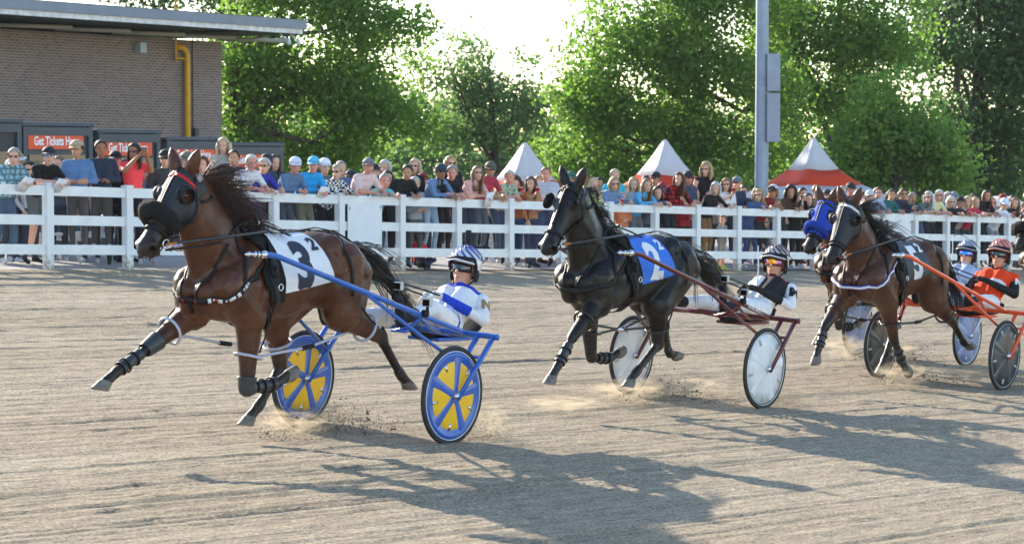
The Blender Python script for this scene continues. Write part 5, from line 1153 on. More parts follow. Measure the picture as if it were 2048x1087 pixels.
# ------------------------------------------------------------------ the crowd along the fence
HAIRC = dict(black=(.012, .010, .009), brown=(.05, .028, .016), dark=(.025, .016, .011), auburn=(.085, .028, .014), blond=(.38, .27, .13), lblond=(.5, .40, .25), grey=(.30, .29, .28), white=(.62, .61, .60), silver=(.48, .47, .46), sandy=(.2, .12, .06))
SKIN = dict(l=srgb(214, 164, 140), m=srgb(190, 138, 108), t=srgb(164, 110, 82), d=srgb(112, 74, 54), r=srgb(216, 150, 130))
HAIRM = {k: mat('hair_' + k, v, .5, noise=.3, nscale=30, bump=.6, bscale=60) for k, v in HAIRC.items()}
_mc = {}
def cmat(c, rough=.7):
    k = (tuple(round(x, 3) for x in c), rough)
    if k not in _mc: _mc[k] = mat('fabric', c, rough, noise=.08, bump=.2, bscale=40)
    return _mc[k]
M_sung = mat('sunglass_lens', (.008, .008, .01), .1, spec=.7); M_sungb = mat('mirror_blue_lens', srgb(30, 150, 220), .08, .5)
def C8(s): return srgb(int(s[0:2], 16), int(s[2:4], 16), int(s[4:6], 16))
def hair_mesh(m, c, F, style, rng, k):
    T = lambda p: c + F @ (Vector(p) * k)
    nA, nE = 16, 6; rings = []
    top = .012 if style != 'curly' else .03
    for i in range(nE + 1):
        ring = []
        for j in range(nA):
            az = 2 * math.pi * j / nA; fr = math.cos(az)
            low = R(40) if fr > .55 else (R(40) - R(85) * min(1, (.55 - fr) / .5)); low = max(low, R(-45 if style != 'short' else -25))
            e = R(88) * (1 - i / nE) + low * i / nE; w = 1 + (rng.uniform(-.03, .05) if style != 'curly' else rng.uniform(-.05, .14))
            ring.append(T((-.014 + (.104 + top) * w * math.cos(e) * math.cos(az), (.084 + top) * w * math.cos(e) * math.sin(az), .036 + (.094 + top) * w * math.sin(e))))
        rings.append(ring)
    m.loft(rings)
    if style in ('long', 'wavy', 'curly', 'bob', 'pony'):
        L = {'long': .30, 'wavy': .30, 'curly': .20, 'bob': .12, 'pony': .28}[style]; wd = {'curly': .135, 'wavy': .118, 'long': .105, 'bob': .108, 'pony': .05}[style]
        rings = []
        for i in range(7):
            t = i / 6; z = .05 - (L + .05) * t; w = (wd * (1 + .15 * math.sin(3 * t))) * (1 - .25 * t * t) * rng.uniform(.94, 1.06); ring = []
            for j in range(12):
                a = R(50) + R(260) * j / 11; ring.append(T((-.03 + .02 * t + (w * .85) * math.cos(a), w * math.sin(a), z)))
            ring += [T((-.05 + .01 * t, w * .55 * math.sin(R(310 - 260 * j / 5)), z)) for j in range(6)]
            rings.append(ring)
        m.loft(rings)
def cap_mesh(m, c, F, k):
    T = lambda p: c + F @ (Vector(p) * k)
    rings = []
    for i in range(6):
        e = R(88 - 16.4 * i); rings.append([T((-.008 + .113 * math.cos(e) * math.cos(a), .092 * math.cos(e) * math.sin(a), .05 + .092 * math.sin(e))) for a in [2 * math.pi * j / 16 for j in range(16)]])
    m.loft(rings)
def brim_mesh(m, c, F, k, r=.185):
    T = lambda p: c + F @ (Vector(p) * k); rows = []
    for q in (.1, .145, r): rows.append([T((q * math.cos(a) + .0, .085 * math.sin(a) * (1.0 if q < .15 else .86), .056 - (q - .1) * .25)) for a in [R(-70 + 14 * j) for j in range(11)]])
    top = [v for r_ in rows for v in r_]; n = len(top); bot = [v - F @ Vector((0, 0, .006)) for v in top]
    f = [(i * 11 + j, i * 11 + j + 1, i * 11 + j + 12, i * 11 + j + 11) for i in range(2) for j in range(10)]; m.add(top + bot, f + [tuple(x + n for x in q[::-1]) for q in f])
CROWD_N = [0]
def spectator(px, top, v, pose, hair, hat, shirt, pants, label, skin='l', glass=None, sleeve=2.0, legs=2.0, g=1.0, yaw=None, pat=None, shoe=None, item=None, hem=.02):
    CROWD_N[0] += 1; rng = random.Random(CROWD_N[0] * 13 + px)
    u = fence_u(px, v); base = fence_p(u, v); D = base.y
    ztop = CAMH + (324 - top) / FPX * D - base.z          # how high the top of the head reaches above the ground here
    ztop -= .025 if hat else .012
    ref = {'lean': 1.60, 'stand': 1.73, 'drink': 1.71, 'phone': 1.73, 'sit': 1.0}[pose]
    k = ztop / ref; lift = 0
    if k > 1.09: lift = ztop - ref * 1.03; k = 1.03
    if pose == 'sit': k = max(k, .5)
    X = Matrix(((-FN.x, FD.x, 0, base.x), (-FN.y, FD.y, 0, base.y), (0, 0, 1, base.z + .012), (0, 0, 0, 1)))     # x towards the track, y along the fence (its left)
    root = thing('person', label, 'person', X, 'spectators behind the fence')
    S = lambda x, y, z: Vector((x * k, y * k, z * k + lift))
    by = rng.uniform(-.5, -.05) if yaw is None else yaw        # body turned towards the oncoming horses
    if pose == 'lean': by *= .35
    Rb = Matrix.Rotation(by, 3, 'Z')
    B = lambda x, y, z: Rb @ S(x, y, z) - Vector((0, 0, 0)) if lift == 0 else Rb @ Vector((x * k, y * k, 0)) + Vector((0, 0, z * k + lift))
    hw = .16 if shirt else .16
    J = {}
    if pose == 'lean':
        J['hipL'], J['hipR'] = B(-.10, .085, .93), B(-.10, -.085, .93); J['chest'] = B(.07, 0, 1.22); J['neck'] = B(.17, 0, 1.37); J['shL'], J['shR'] = B(.15, .185, 1.315), B(.15, -.185, 1.315); J['head'] = B(.245, 0, 1.50)
    elif pose == 'sit':
        J['hipL'], J['hipR'] = B(0, .085, .16), B(0, -.085, .16); J['chest'] = B(-.03, 0, .52); J['neck'] = B(-.02, 0, .70); J['shL'], J['shR'] = B(-.03, .17, .64), B(-.03, -.17, .64); J['head'] = B(.01, 0, .86)
    else:
        J['hipL'], J['hipR'] = B(0, .085, .93), B(0, -.085, .93); J['chest'] = B(.0, 0, 1.27); J['neck'] = B(-.01, 0, 1.44); J['shL'], J['shR'] = B(-.01, .19, 1.39), B(-.01, -.19, 1.39); J['head'] = B(.03, 0, 1.60)
    for s, y in (('L', 1), ('R', -1)):
        if pose == 'sit':
            J['knee' + s] = B(.36, y * .2, .22); J['ank' + s] = B(.15, y * -.1, .07); J['toe' + s] = J['ank' + s] + Rb @ Vector((.1, y * .12, -.02))
        else:
            fx = rng.uniform(-.12, .10); J['knee' + s] = B(fx * .4 + .03, y * .1, .50); J['ank' + s] = B(fx - .02, y * .11, .085); J['toe' + s] = J['ank' + s] + Rb @ Vector((.15 * k, y * .04, -.035))
        railz = 1.355 - .0
        if pose == 'lean':
            hx = v + .02 + rng.uniform(-.02, .08); J['wr' + s] = Vector((hx, J['sh' + s].y * rng.uniform(.25, .9) + rng.uniform(-.05, .05), max(railz, .0) + rng.uniform(.0, .03))); J['elb' + s] = J['sh' + s].lerp(J['wr' + s], .5) + Vector((-.03, y * .10, -.11)); J['elb' + s].z = max(J['elb' + s].z, railz - .1 if J['elb' + s].x > v - .08 else 0)
            J['hdir' + s] = Vector((.6, -y * .5, -.35)).normalized()
        elif pose == 'phone' or (pose == 'drink' and s == 'R'):
            hh = J['head'] + Rb @ (Vector((.27, y * .06, -.04 if pose == 'phone' else -.20)) * k); J['wr' + s] = hh; J['elb' + s] = J['sh' + s].lerp(hh, .45) + Rb @ Vector((.02, y * .12, -.16 * k)); J['hdir' + s] = Rb @ Vector((.3, -y * .5, .8)).normalized(); J['palm' + s] = Rb @ Vector((.2, -y, 0))
        elif pose == 'sit':
            J['wr' + s] = B(.3, y * .12, .36); J['elb' + s] = B(.06, y * .25, .40); J['hdir' + s] = Rb @ Vector((1, 0, 0))
        else:
            J['wr' + s] = B(.12, y * .22, .92) if rng.random() < .5 else B(.24, -y * .02, 1.12); J['elb' + s] = B(-.05, y * .27, 1.12); J['hdir' + s] = (J['wr' + s] - J['elb' + s]).normalized()
    look = -R(49) + rng.uniform(-.55, .5); F = frame((math.cos(look), math.sin(look), rng.uniform(-.14, .06)), (0, 0, 1))
    kit = dict(shirt=C8(shirt), pants=C8(pants), skin=SKIN[skin], shoe=C8(shoe) if shoe else (C8('2a2a2e') if rng.random() < .5 else C8('c8c8cc')), sleeve=sleeve, legs=legs, hem=hem)
    def paint(FCn, tg, ta, tl, al, cols, skn):
        if pat is None: return
        q = np.isin(tg, ['shirt', 'pelvis', 'uarm', 'farm']) & ~skn & ((al > hem) | np.isin(tg, ['uarm', 'farm'])); p = FCn
        kind, c2 = pat; c2 = np.array(C8(c2)); s = .045
        if kind == 'check': w = ((np.floor(p[:, 1] / s) + np.floor(p[:, 2] / s)) % 2 == 0) & q
        elif kind == 'plaid': w = ((np.mod(p[:, 1], .09) < .03) | (np.mod(p[:, 2], .09) < .03)) & q
        elif kind == 'stripe': w = (np.mod(p[:, 2], .08) < .03) & q
        else: w = (np.sin(p[:, 0] * 61) * np.sin(p[:, 1] * 53 + 1) * np.sin(p[:, 2] * 47) > .18) & q
        cols[w] = c2
    hk = max(k, .82) * 1.1 if k < .9 else 1.12
    me = person_mesh(J, g * 1.1 * (k if k < .9 else 1.0), kit, .02 if k > .7 else .016, F, hk, 2, paint, .7); link('body', me, root)
    c = J['head']
    hcol, hst = hair
    if hst != 'bald':
        m = MB(); hair_mesh(m, c, F, hst, rng, hk * (1.0 if hst != 'short' else .96)); m.obj('hair', HAIRM[hcol], root, True)
    if hat:
        col, kind = hat; m = MB()
        if kind == 'cap': cap_mesh(m, c, F, hk * 1.09); hm = m.obj('cap', cmat(C8(col)), root, True)
        else: torus(m, c + F @ (Vector((-.005, 0, .06)) * hk), F @ Vector((0, 0, 1)), .104 * hk, .02, 18, 6, .85); hm = m.obj('visor_band', cmat(C8(col)), root, True)
        m = MB(); brim_mesh(m, c, F, hk * 1.09); m.obj('brim', cmat(C8(col)), root, True, True)
    if glass:
        m = MB()
        for s in (-1, 1):
            m.ball(c + F @ (Vector((.088, s * .034, .018)) * hk), (.008, .026, .018), 10, 6, F)
        m.tube([c + F @ (Vector(q) * hk) for q in ((-.01, -.083, .02), (.07, -.07, .022), (.092, 0, .024), (.07, .07, .022), (-.01, .083, .02))], .004, 5); m.obj('sunglasses', M_sungb if glass == 'b' else M_sung, root, True)
    else:
        for s in (-1, 1):
            m = MB(); m.ball(c + F @ (Vector((.082, s * .032, .014)) * hk), (.008, .014, .007), 8, 6, F); m.obj('eye', M_eye, root, True)
    m = MB(); m.ball(c + F @ (Vector((.093, 0, -.063)) * hk), (.006, .022, .006), 8, 6, F); m.obj('mouth', cmat((.25, .07, .06), .5), root, True)
    if item:
        kind, lab = item; w = X @ J['wrR'] + X.to_3x3() @ (J.get('hdirR', Vector((1, 0, 0))) * .09)
        if kind == 'cup':
            th = thing('drink_cup', lab, 'cup', Matrix.Translation(w + Vector((0, 0, -.04))), 'drinks held by spectators'); m = MB(); m.lathe([(.028, 0), (.036, .11), (.037, .115), (.033, .115), (.026, .01)], 14); m.obj('cup', cmat(C8('c01c20'), .4), th, True)
            m = MB(); m.lathe([(.0375, .113), (.038, .122), (.006, .124)], 14); m.obj('lid', cmat(C8('e8e8e8'), .4), th, True)
        elif kind == 'paper':
            th = thing('race_program', lab, 'paper', Matrix.Translation(w + Vector((0, 0, .0))) @ X.to_3x3().to_4x4() @ Matrix.Rotation(rng.uniform(-.5, .5), 4, 'X') @ Matrix.Rotation(R(rng.uniform(20, 50)), 4, 'Y'), 'race programs held by spectators'); m = MB()
            rows = [[Vector((.012 * math.sin(3 * y), (y - .5) * .2, (z - .62) * .3)) for y in (0, .25, .5, .75, 1)] for z in (0, .5, 1)]
            vs = [q for r_ in rows for q in r_]; m.add(vs, [(i * 5 + j, i * 5 + j + 1, i * 5 + j + 6, i * 5 + j + 5) for i in range(2) for j in range(4)]); o = m.obj('sheet', cmat(C8('e4e4ea'), .7), th, True); o.modifiers.new('s', 'SOLIDIFY').thickness = .003
            m = MB()
            for q in range(7): m.box((-.006, 0, .09 - .038 * q), (.002, .15, .012))
            o = m.obj('print', cmat(C8('50545c'), .8), th); props(o, kind='stuff')
        elif kind == 'phone':
            hl = X @ J['wrL']; hr = X @ J['wrR']; mid = (hl + hr) / 2 + Vector((0, 0, .08)); th = thing('phone', lab, 'phone', Matrix.Translation(mid) @ X.to_3x3().to_4x4() @ Matrix.Rotation(by, 4, 'Z')); m = MB(); m.box((0, 0, 0), (.009, .15, .075)); bevel(m.obj('case', M_leather, th), .004); m = MB(); m.box((-.006, 0, 0), (.002, .14, .066)); m.obj('screen', mat('phone_screen', (.03, .04, .05), .1, spec=.7), th); m = MB(); m.ball((.006, .055, .022), (.003, .008, .008)); m.obj('lens', M_eye, th)
    return root
L, ST, DR = 'lean', 'stand', 'drink'
W1, W2 = .42, .95
S_ = spectator
S_(12, 301, W1, L, ('grey', 'short'), None, '8fb0bc', '3c5068', 'grey-haired man in a pale plaid shirt at the left edge holding a race sheet', glass=1, pat=('plaid', '50707c'), g=1.15, item=('paper', 'folded white race sheet held by the grey-haired man at the left edge'))
S_(36, 306, 1.6, ST, ('blond', 'long'), ('c8ccd4', 'visor'), '58688a', '4a5878', 'person in a pale visor and blue top behind the man in black at far left')
S_(81, 299, W1, L, ('dark', 'short'), ('20222a', 'cap'), '17181a', '5a5e60', 'man in black tee, black cap and mirrored blue sunglasses holding a red can', glass='b', sleeve=.85, legs=1.05, g=1.15, item=('paper', 'printed form hanging over the top rail from the man in mirrored sunglasses'))
S_(156, 282, W1, ST, ('black', 'short'), ('b09a80', 'cap'), '5a7ca8', '4a484c', 'man in denim shirt and tan cap with a grey hood', 'm', sleeve=1.4, g=1.05, yaw=-.9, shoe='c8d0e0')
S_(203, 282, W1 + .1, ST, ('black', 'short'), None, '2c3444', '4a4846', 'bearded man in a dark navy shirt over an orange tee', 't', g=1.1, yaw=-.7)
S_(231, 303, W2, ST, ('auburn', 'short'), ('17181c', 'cap'), '1a1a1c', '24262c', 'red-bearded man in black cap and black shirt behind the dark shirted man', 'r')
S_(267, 288, W1 + .15, 'phone', ('black', 'long'), None, 'f0484c', '22242a', 'black-haired woman in a coral red top photographing with a phone', 't', glass=1, sleeve=.7, item=('phone', 'black phone raised by the woman in the coral top'))
S_(330, 301, W2, ST, ('brown', 'short'), ('1c2026', 'cap'), '3a3c40', '30343c', 'man in black cap with a yellow badge behind the leading horse ears', glass=1)
S_(372, 305, W2, ST, ('grey', 'short'), ('6c6c62', 'cap'), '54585c', '3a3c40', 'person in a grey green cap just behind the leading horse mane')
S_(404, 313, W2, ST, ('auburn', 'long'), None, '8c8c90', '40444c', 'auburn-haired woman behind the flying mane of the leading horse')
S_(447, 277, 1.7, ST, ('lblond', 'wavy'), None, 'a8a49c', '6a6a6a', 'blond woman in a sleeveless grey top standing above the others by the ticket booths', sleeve=.05)
S_(468, 301, W2 + .3, ST, ('dark', 'short'), None, '38404e', '2c3038', 'dark grey haired man in a navy jacket below the tall blond woman', 'm')
S_(485, 314, W1, L, ('white', 'short'), None, 'd8d8e0', '9a948c', 'white-haired man in a white polo shirt leaning on the fence', 'r', sleeve=.9, g=1.15)
S_(510, 321, W1 + .05, L, ('silver', 'short'), None, '3a36a0', '2e2c70', 'silver-haired woman in a royal blue top leaning on the fence', glass=1, sleeve=1.2)
S_(532, 309, W2, ST, ('brown', 'short'), ('26282e', 'cap'), '38404e', '2c3038', 'man in black cap and sunglasses behind the woman in royal blue', 'm', glass=1)
S_(549, 311, 1.6, ST, ('brown', 'long'), None, '2c3036', '24262a', 'brown-haired woman in front of the last ticket booth')
S_(572, 319, W1, L, ('grey', 'short'), ('d4d8e4', 'cap'), '5e7898', '464c58', 'man in a white cap and denim jacket leaning on the fence', 'r', g=1.12)
S_(611, 318, W1, L, ('grey', 'short'), ('58b4d8', 'cap'), '2c9cdc', '6a6a5c', 'man in sky blue cap and bright blue jacket holding a race sheet', 'r', g=1.12, item=('paper', 'printed race sheet held over the rail by the man in bright blue'))
S_(648, 318, W2, ST, ('white', 'short'), ('e4e4ea', 'cap'), '5c646c', '40444c', 'person in a white cap behind the woman in black and white check')
S_(656, 333, W1, L, ('lblond', 'short'), None, 'e4e4e4', '24262a', 'short-haired blond woman in a black and white checked shirt', glass=1, pat=('check', '17181a'), hem=-.15)
S_(681, 323, W2, ST, ('grey', 'short'), None, '54648c', '3a4254', 'grey-haired man with glasses in blue behind the checked shirt woman', 'r')
S_(719, 321, W1, L, ('grey', 'short'), ('74747a', 'cap'), 'e0c4c4', '8c8478', 'man in a grey cap and pale pink shirt resting his arms on the rail', 'r', sleeve=.9, g=1.18)
S_(746, 328, W2, ST, ('dark', 'short'), ('1c1c20', 'cap'), '26282c', '26282c', 'man in black cap and black shirt behind the white fence sheet')
S_(768, 321, 1.5, ST, ('silver', 'bob'), None, '60646c', '44484e', 'silver-haired woman at the back above the white fence sheet')
S_(753, 351, W1, L, ('grey', 'short'), None, '60b4b8', '3c4c54', 'short grey-haired child-sized person with teal sleeves on the rail', 'r')
S_(774, 343, W2, ST, ('dark', 'long'), None, '34363c', '2c3036', 'dark-haired woman half hidden beside the man in black')
S_(797, 334, W1, L, ('black', 'short'), None, '1c1c1e', '2a2c32', 'heavy man with cropped dark hair and black shirt leaning on the rail', 'm', g=1.22)
S_(828, 319, W2 + .1, ST, ('lblond', 'bob'), None, '1e1e20', '26282c', 'white-blond woman in sunglasses and black behind the denim jacket woman', glass=1)
S_(828, 355, W1, ST, ('silver', 'short'), None, '9a9ea4', '54585e', 'silver-haired woman peeking between the black shirt and the denim jacket')
S_(864, 332, W1, L, ('dark', 'pony'), ('30384e', 'cap'), '6884ac', '9ab0cc', 'woman in navy cap and denim jacket with pale jeans', 't', glass=1)
S_(886, 335, W1, L, ('grey', 'short'), None, '1c1e22', '1e2024', 'large bald grey man in a black tee with glasses on his head', 'r', sleeve=.95, g=1.3)
S_(900, 313, W2 + .2, ST, ('blond', 'wavy'), None, '222226', '2a2c32', 'tall blond woman in sunglasses standing behind the large man in black', glass=1)
S_(936, 336, W1, L, ('sandy', 'long'), None, 'd8a8a4', '2e3448', 'woman with long light brown hair in a pale pink top', glass=1, sleeve=1.0, item=('paper', 'race sheet held over the rail by the woman in pale pink'))
S_(963, 328, W1 + .05, L, ('brown', 'short'), ('585848', 'cap'), 'a83a4c', '4c5868', 'man in a camouflage cap and dark red tee', 'm', glass=1, sleeve=.8, g=1.08)
S_(1001, 344, W1, L, ('silver', 'short'), None, 'a8b4a0', '3c4a64', 'open-mouthed older man in a patterned green shirt', 'r', sleeve=.9, pat=('floral', '5c7a6c'), g=1.08)
S_(1030, 357, W1, DR, ('brown', 'curly'), None, '8c4c28', '2c3a5c', 'woman with curly brown hair and a rust top', item=('cup', 'red drink cup held by the curly-haired woman in rust'))
S_(1060, 357, W1, DR, ('auburn', 'long'), None, 'a87c58', '38405c', 'woman with straight auburn hair in a tan top', item=('cup', 'red drink cup held by the woman in the tan top'))
S_(1075, 352, 1.5, ST, ('blond', 'short'), None, '8a8e94', '54585e', 'sandy-haired man behind the woman in the tan top')
S_(1092, 335, W1 + .1, ST, ('sandy', 'short'), None, 'b8bcc8', '4a5878', 'tall man in a light grey tee beside the black horse head', 'r', sleeve=.85, yaw=-.9, g=1.1)
S_(1139, 344, W2, ST, ('brown', 'short'), ('2c6c50', 'cap'), '40464c', '34383e', 'man in a green cap between the ears of the black horse', 'm')
S_(1166, 344, W1 + .2, ST, ('brown', 'short'), None, '6c7078', '44484e', 'man in sunglasses just right of the black horse ears', 'm', glass=1)
S_(1186, 359, W1, DR, ('lblond', 'long'), None, 'd4dc9c', '2c3444', 'blond woman in a pale lime top behind the black horse mane')
S_(1211, 358, W1, L, ('blond', 'bob'), None, '6c88b0', '40506c', 'blond woman in sunglasses and a light denim shirt', glass=1, item=('cup', 'red drink cup beside the blond woman in light denim'))
S_(1228, 339, W2, ST, ('lblond', 'short'), None, '38b4d0', '4c5868', 'small blond boy in a turquoise polo raised above the crowd', sleeve=.8)
S_(1266, 355, W2, ST, ('blond', 'long'), None, '9a9ca4', '5c6068', 'woman in a pale grey hooded top behind the long-haired girl')
S_(1275, 361, W1, L, ('sandy', 'long'), None, '58a8d8', '6c747c', 'girl with very long light brown hair in a sky blue top')
S_(1243, 386, W1, ST, ('blond', 'short'), None, 'c87c50', '5c5c64', 'small child peering over the top rail beside the sky blue girl')
S_(1297, 376, W1, L, ('dark', 'long'), None, '5c6474', '3c4048', 'dark-haired woman between the sky blue girl and the red plaid woman')
S_(1290, 352, W2, ST, ('dark', 'short'), None, '3870b0', '34383e', 'dark-haired child carried at the back in blue')
S_(1309, 345, W2 + .2, ST, ('brown', 'short'), ('1c1c20', 'cap'), '3058a0', '34383e', 'man in black cap and blue shirt carrying a child', 'm')
S_(1339, 349, W1, L, ('auburn', 'wavy'), None, 'b02028', '2c3038', 'woman in a red plaid shirt with long auburn hair', pat=('plaid', '3c1418'), hem=-.25, g=1.12)
S_(1374, 343, W1 + .15, ST, ('sandy', 'long'), ('26262a', 'cap'), '3c4860', '34405c', 'man with long hair, black cap and navy tee', 'r', glass=1, sleeve=.85, g=1.08)
S_(1366, 381, W1, ST, ('dark', 'bob'), None, 'a03038', '3c2c30', 'child with dark hair between the red plaid woman and long-haired man')
S_(1410, 327, 1.4, ST, ('blond', 'curly'), None, '1c1c1e', '2c2c30', 'tall woman with curly blond hair in a black sleeveless top', glass=1, sleeve=.05)
S_(1414, 368, W1, L, ('silver', 'bob'), None, '202226', '7a6040', 'woman with short grey hair and glasses in black')
S_(1451, 359, W1, DR, ('sandy', 'wavy'), None, 'd8dae0', '2c3444', 'woman with wavy hair, sunglasses and a white tee', glass=1, sleeve=.6, item=('cup', 'red drink cup held by the woman in the white tee'))
S_(1472, 354, W1 + .25, ST, ('grey', 'short'), ('6c7478', 'cap'), '303c54', '34405c', 'man in grey cap and dark navy shirt beside the white tee woman', 'r', glass=1)
S_(1499, 381, W1, L, ('blond', 'bob'), None, '485c88', '3c4c74', 'blond woman in sunglasses and blue just left of the light pole', glass=1)
S_(1524, 374, W1, L, ('black', 'short'), ('1c1c20', 'visor'), '7c2428', '34383e', 'man in black visor and dark red sleeveless top under the light pole', 't', sleeve=.1, g=1.1)
S_(1564, 375, W1, L, ('black', 'curly'), None, '50382e', '34383e', 'youth with curly black hair in a brown jacket', 'm')
S_(1589, 386, W1, 'phone', ('black', 'long'), None, '1c1c1e', '2a2a2e', 'black-haired woman in black raising a phone near the blue hooded horse', 'l', item=('phone', 'phone raised by the black-haired woman near the blue hood'))
S_(1615, 388, W1, ST, ('brown', 'long'), None, '2c2a2e', '6c3c44', 'brown-haired woman in dark clothes just left of the blue hood')
S_(1631, 370, W2, ST, ('sandy', 'short'), None, '74604c', '4c4038', 'sandy-haired man behind the blue hooded horse')
S_(1683, 372, W2, ST, ('grey', 'short'), None, '787c84', '44484e', 'grey-haired man behind the ears of the third bay')
S_(1699, 366, W2, ST, ('brown', 'short'), ('1e2026', 'cap'), '8c5a58', '44484e', 'man in a dark cap above the third bay horse', 'r')
S_(1722, 384, W1, L, ('grey', 'short'), ('c8ccd0', 'cap'), '9cb0c8', '44506c', 'person in a pale cap just right of the third bay ears')
S_(1739, 377, W1, L, ('brown', 'short'), None, 'a8bcdc', '44506c', 'man in mirrored glasses and a pale blue shirt leaning on the rail', 'r', glass='b', g=1.1)
S_(1752, 375, W2 + .1, ST, ('brown', 'short'), None, '4c545c', '34383e', 'man in sunglasses behind the pale blue shirt', 'm', glass=1)
S_(1766, 381, W1 + .05, L, ('dark', 'short'), None, '2c6464', '34383e', 'bearded man in a dark teal shirt', 'm', g=1.1)
S_(1789, 380, W1 + .1, L, ('black', 'short'), None, '2c3444', '34383e', 'dark-haired man in sunglasses and navy beside the teal shirt', 'm', glass=1, g=1.1)
S_(1808, 392, W1, DR, ('blond', 'bob'), None, '7c5058', '34383e', 'blond woman in sunglasses and dull pink', glass=1)
S_(1839, 386, W1, L, ('silver', 'long'), None, '5c6c6c', '4c5c84', 'woman with long silver hair in a grey top', glass=1, sleeve=.8)
S_(1861, 383, W1, L, ('white', 'bob'), None, 'd8d8ac', '34383e', 'white-haired woman in a pale yellow top', 'r', glass=1, sleeve=1.0)
S_(1884, 395, W1, L, ('white', 'bob'), None, '26282c', '2c2e34', 'white-haired woman in sunglasses and black', glass=1)
S_(1904, 396, W1, L, ('dark', 'short'), ('1c1c20', 'cap'), '2c2e34', '34383e', 'man in black cap beside the white-haired woman in black', 'm', item=('cup', 'red drink cup near the man in black cap on the right'))
S_(1906, 384, 1.6, ST, ('grey', 'short'), ('7c8488', 'cap'), '6c7078', '44484e', 'person in a grey cap far back on the right')
S_(1918, 395, W1 + .1, L, ('lblond', 'bob'), None, 'b8a8a4', '5c6474', 'pale blond woman in a beige top on the right', sleeve=1.0)
S_(1934, 397, W1, L, ('blond', 'short'), None, 'c03c50', '44484e', 'fair-haired person in a red top on the right')
S_(1957, 383, W1, L, ('brown', 'long'), None, '222428', '2a2c32', 'tall man with long brown hair and beard in a black shirt', 'm', sleeve=.9, g=1.1)
S_(1974, 398, W2, ST, ('black', 'short'), None, '34363c', '34383e', 'dark-haired person behind the woman in the white cap')
S_(1991, 399, W1, L, ('brown', 'short'), ('dce4f0', 'cap'), 'd8dce4', '8c9098', 'woman in a white cap and white top near the right edge', item=('cup', 'red drink cup held by the woman in the white cap'))
S_(2013, 398, W1, L, ('sandy', 'long'), None, '26282c', '2c2e34', 'woman with long light hair in black near the right edge')
S_(2034, 405, W1, L, ('brown', 'short'), None, '8c7c84', '44484e', 'person in sunglasses beyond the woman in black at the right edge', glass=1)
S_(2052, 396, W1 + .2, ST, ('grey', 'short'), None, '585c64', '44484e', 'man cut off by the right edge of the photo')
# the rows behind, filling the gaps
BACK = [(22, 'the plaid shirt man at the left edge'), (58, 'the visor wearer and the mirrored sunglasses man'), (118, 'the man in mirrored sunglasses and the tan cap'), (182, 'the tan cap and the bearded man'), (247, 'the red-bearded man and the coral top'), (292, 'the coral top and the leading horse ears'), (500, 'the white polo and the royal blue top'), (592, 'the denim jacket and the bright blue jacket'), (632, 'the bright blue jacket and the checked shirt'), (700, 'the checked shirt and the pink shirt'), (735, 'the pink shirt and the black cap'), (815, 'the heavy man and the denim jacket woman'), (846, 'the white-blond woman and the navy cap'), (917, 'the large man in black and the pale pink top'), (950, 'the pale pink top and the camouflage cap'), (982, 'the camouflage cap and the green patterned shirt'), (1016, 'the green patterned shirt and the rust top'), (1045, 'the rust top and the tan top'), (1112, 'the tall grey tee man and the black horse ears'), (1198, 'the lime top and the light denim shirt'), (1250, 'the turquoise boy and the grey hood'), (1322, 'the blue shirted man and the red plaid'), (1356, 'the red plaid and the long-haired man'), (1392, 'the long-haired man and the curly blond woman'), (1432, 'the grey-haired woman and the white tee'), (1486, 'the navy shirt and the blond in blue'), (1512, 'the blond in blue and the light pole'), (1546, 'the dark red top and the curly-haired youth'), (1577, 'the curly-haired youth and the phone holder'), (1603, 'the phone holder and the blue hood'), (1653, 'the blue hood and the third bay'), (1712, 'the third bay ears and the pale cap'), (1728, 'the pale cap and the pale blue shirt'), (1778, 'the teal shirt and the navy shirt'), (1800, 'the navy shirt and the dull pink top'), (1824, 'the dull pink top and the silver hair'), (1850, 'the silver hair and the pale yellow top'), (1873, 'the pale yellow top and the white-haired woman'), (1894, 'the white-haired woman and the black cap'), (1926, 'the beige top and the red top'), (1945, 'the red top and the long-haired man in black'), (1982, 'the long-haired man and the white cap'), (2004, 'the white cap and the light-haired woman'), (2024, 'the light-haired woman and the right edge')]
BC = [('4c5868', 'slate'), ('7c7468', 'khaki'), ('343a44', 'charcoal'), ('8c98a8', 'pale blue'), ('6c3c40', 'maroon'), ('c0c0c4', 'white'), ('3c5c54', 'green'), ('9c8478', 'beige'), ('2c4474', 'blue')]
BH = [('brown', 'short', 'brown-haired'), ('sandy', 'long', 'fair-haired'), ('grey', 'short', 'grey-haired'), ('dark', 'long', 'dark-haired'), ('silver', 'bob', 'silver-haired'), ('black', 'short', 'black-haired'), ('blond', 'bob', 'blond')]
brg = random.Random(77)
for i, (px, between) in enumerate(BACK):
    c, cn = BC[(i * 4 + 1) % len(BC)]; hc, hs, hn = BH[(i * 3 + 2) % len(BH)]; cap_ = i % 3 == 0
    tp = 322 + (px - 100) * .038 + brg.uniform(-9, 7) - (2 if px < 330 else 0)
    S_(px, tp, brg.uniform(1.05, 2.1), ST, (hc, hs), (brg.choice(['2c3038', 'c8ccd0', '6c7074', '8c2c30']), 'cap') if cap_ else None, c, '3c4048', ('%s spectator in %s between %s' % (hn, cn, between)), brg.choice('lmrl'), glass=1 if i % 4 == 1 else None, sleeve=brg.choice([.9, 2.0]), g=brg.uniform(.98, 1.15), yaw=brg.uniform(-1.0, .1))
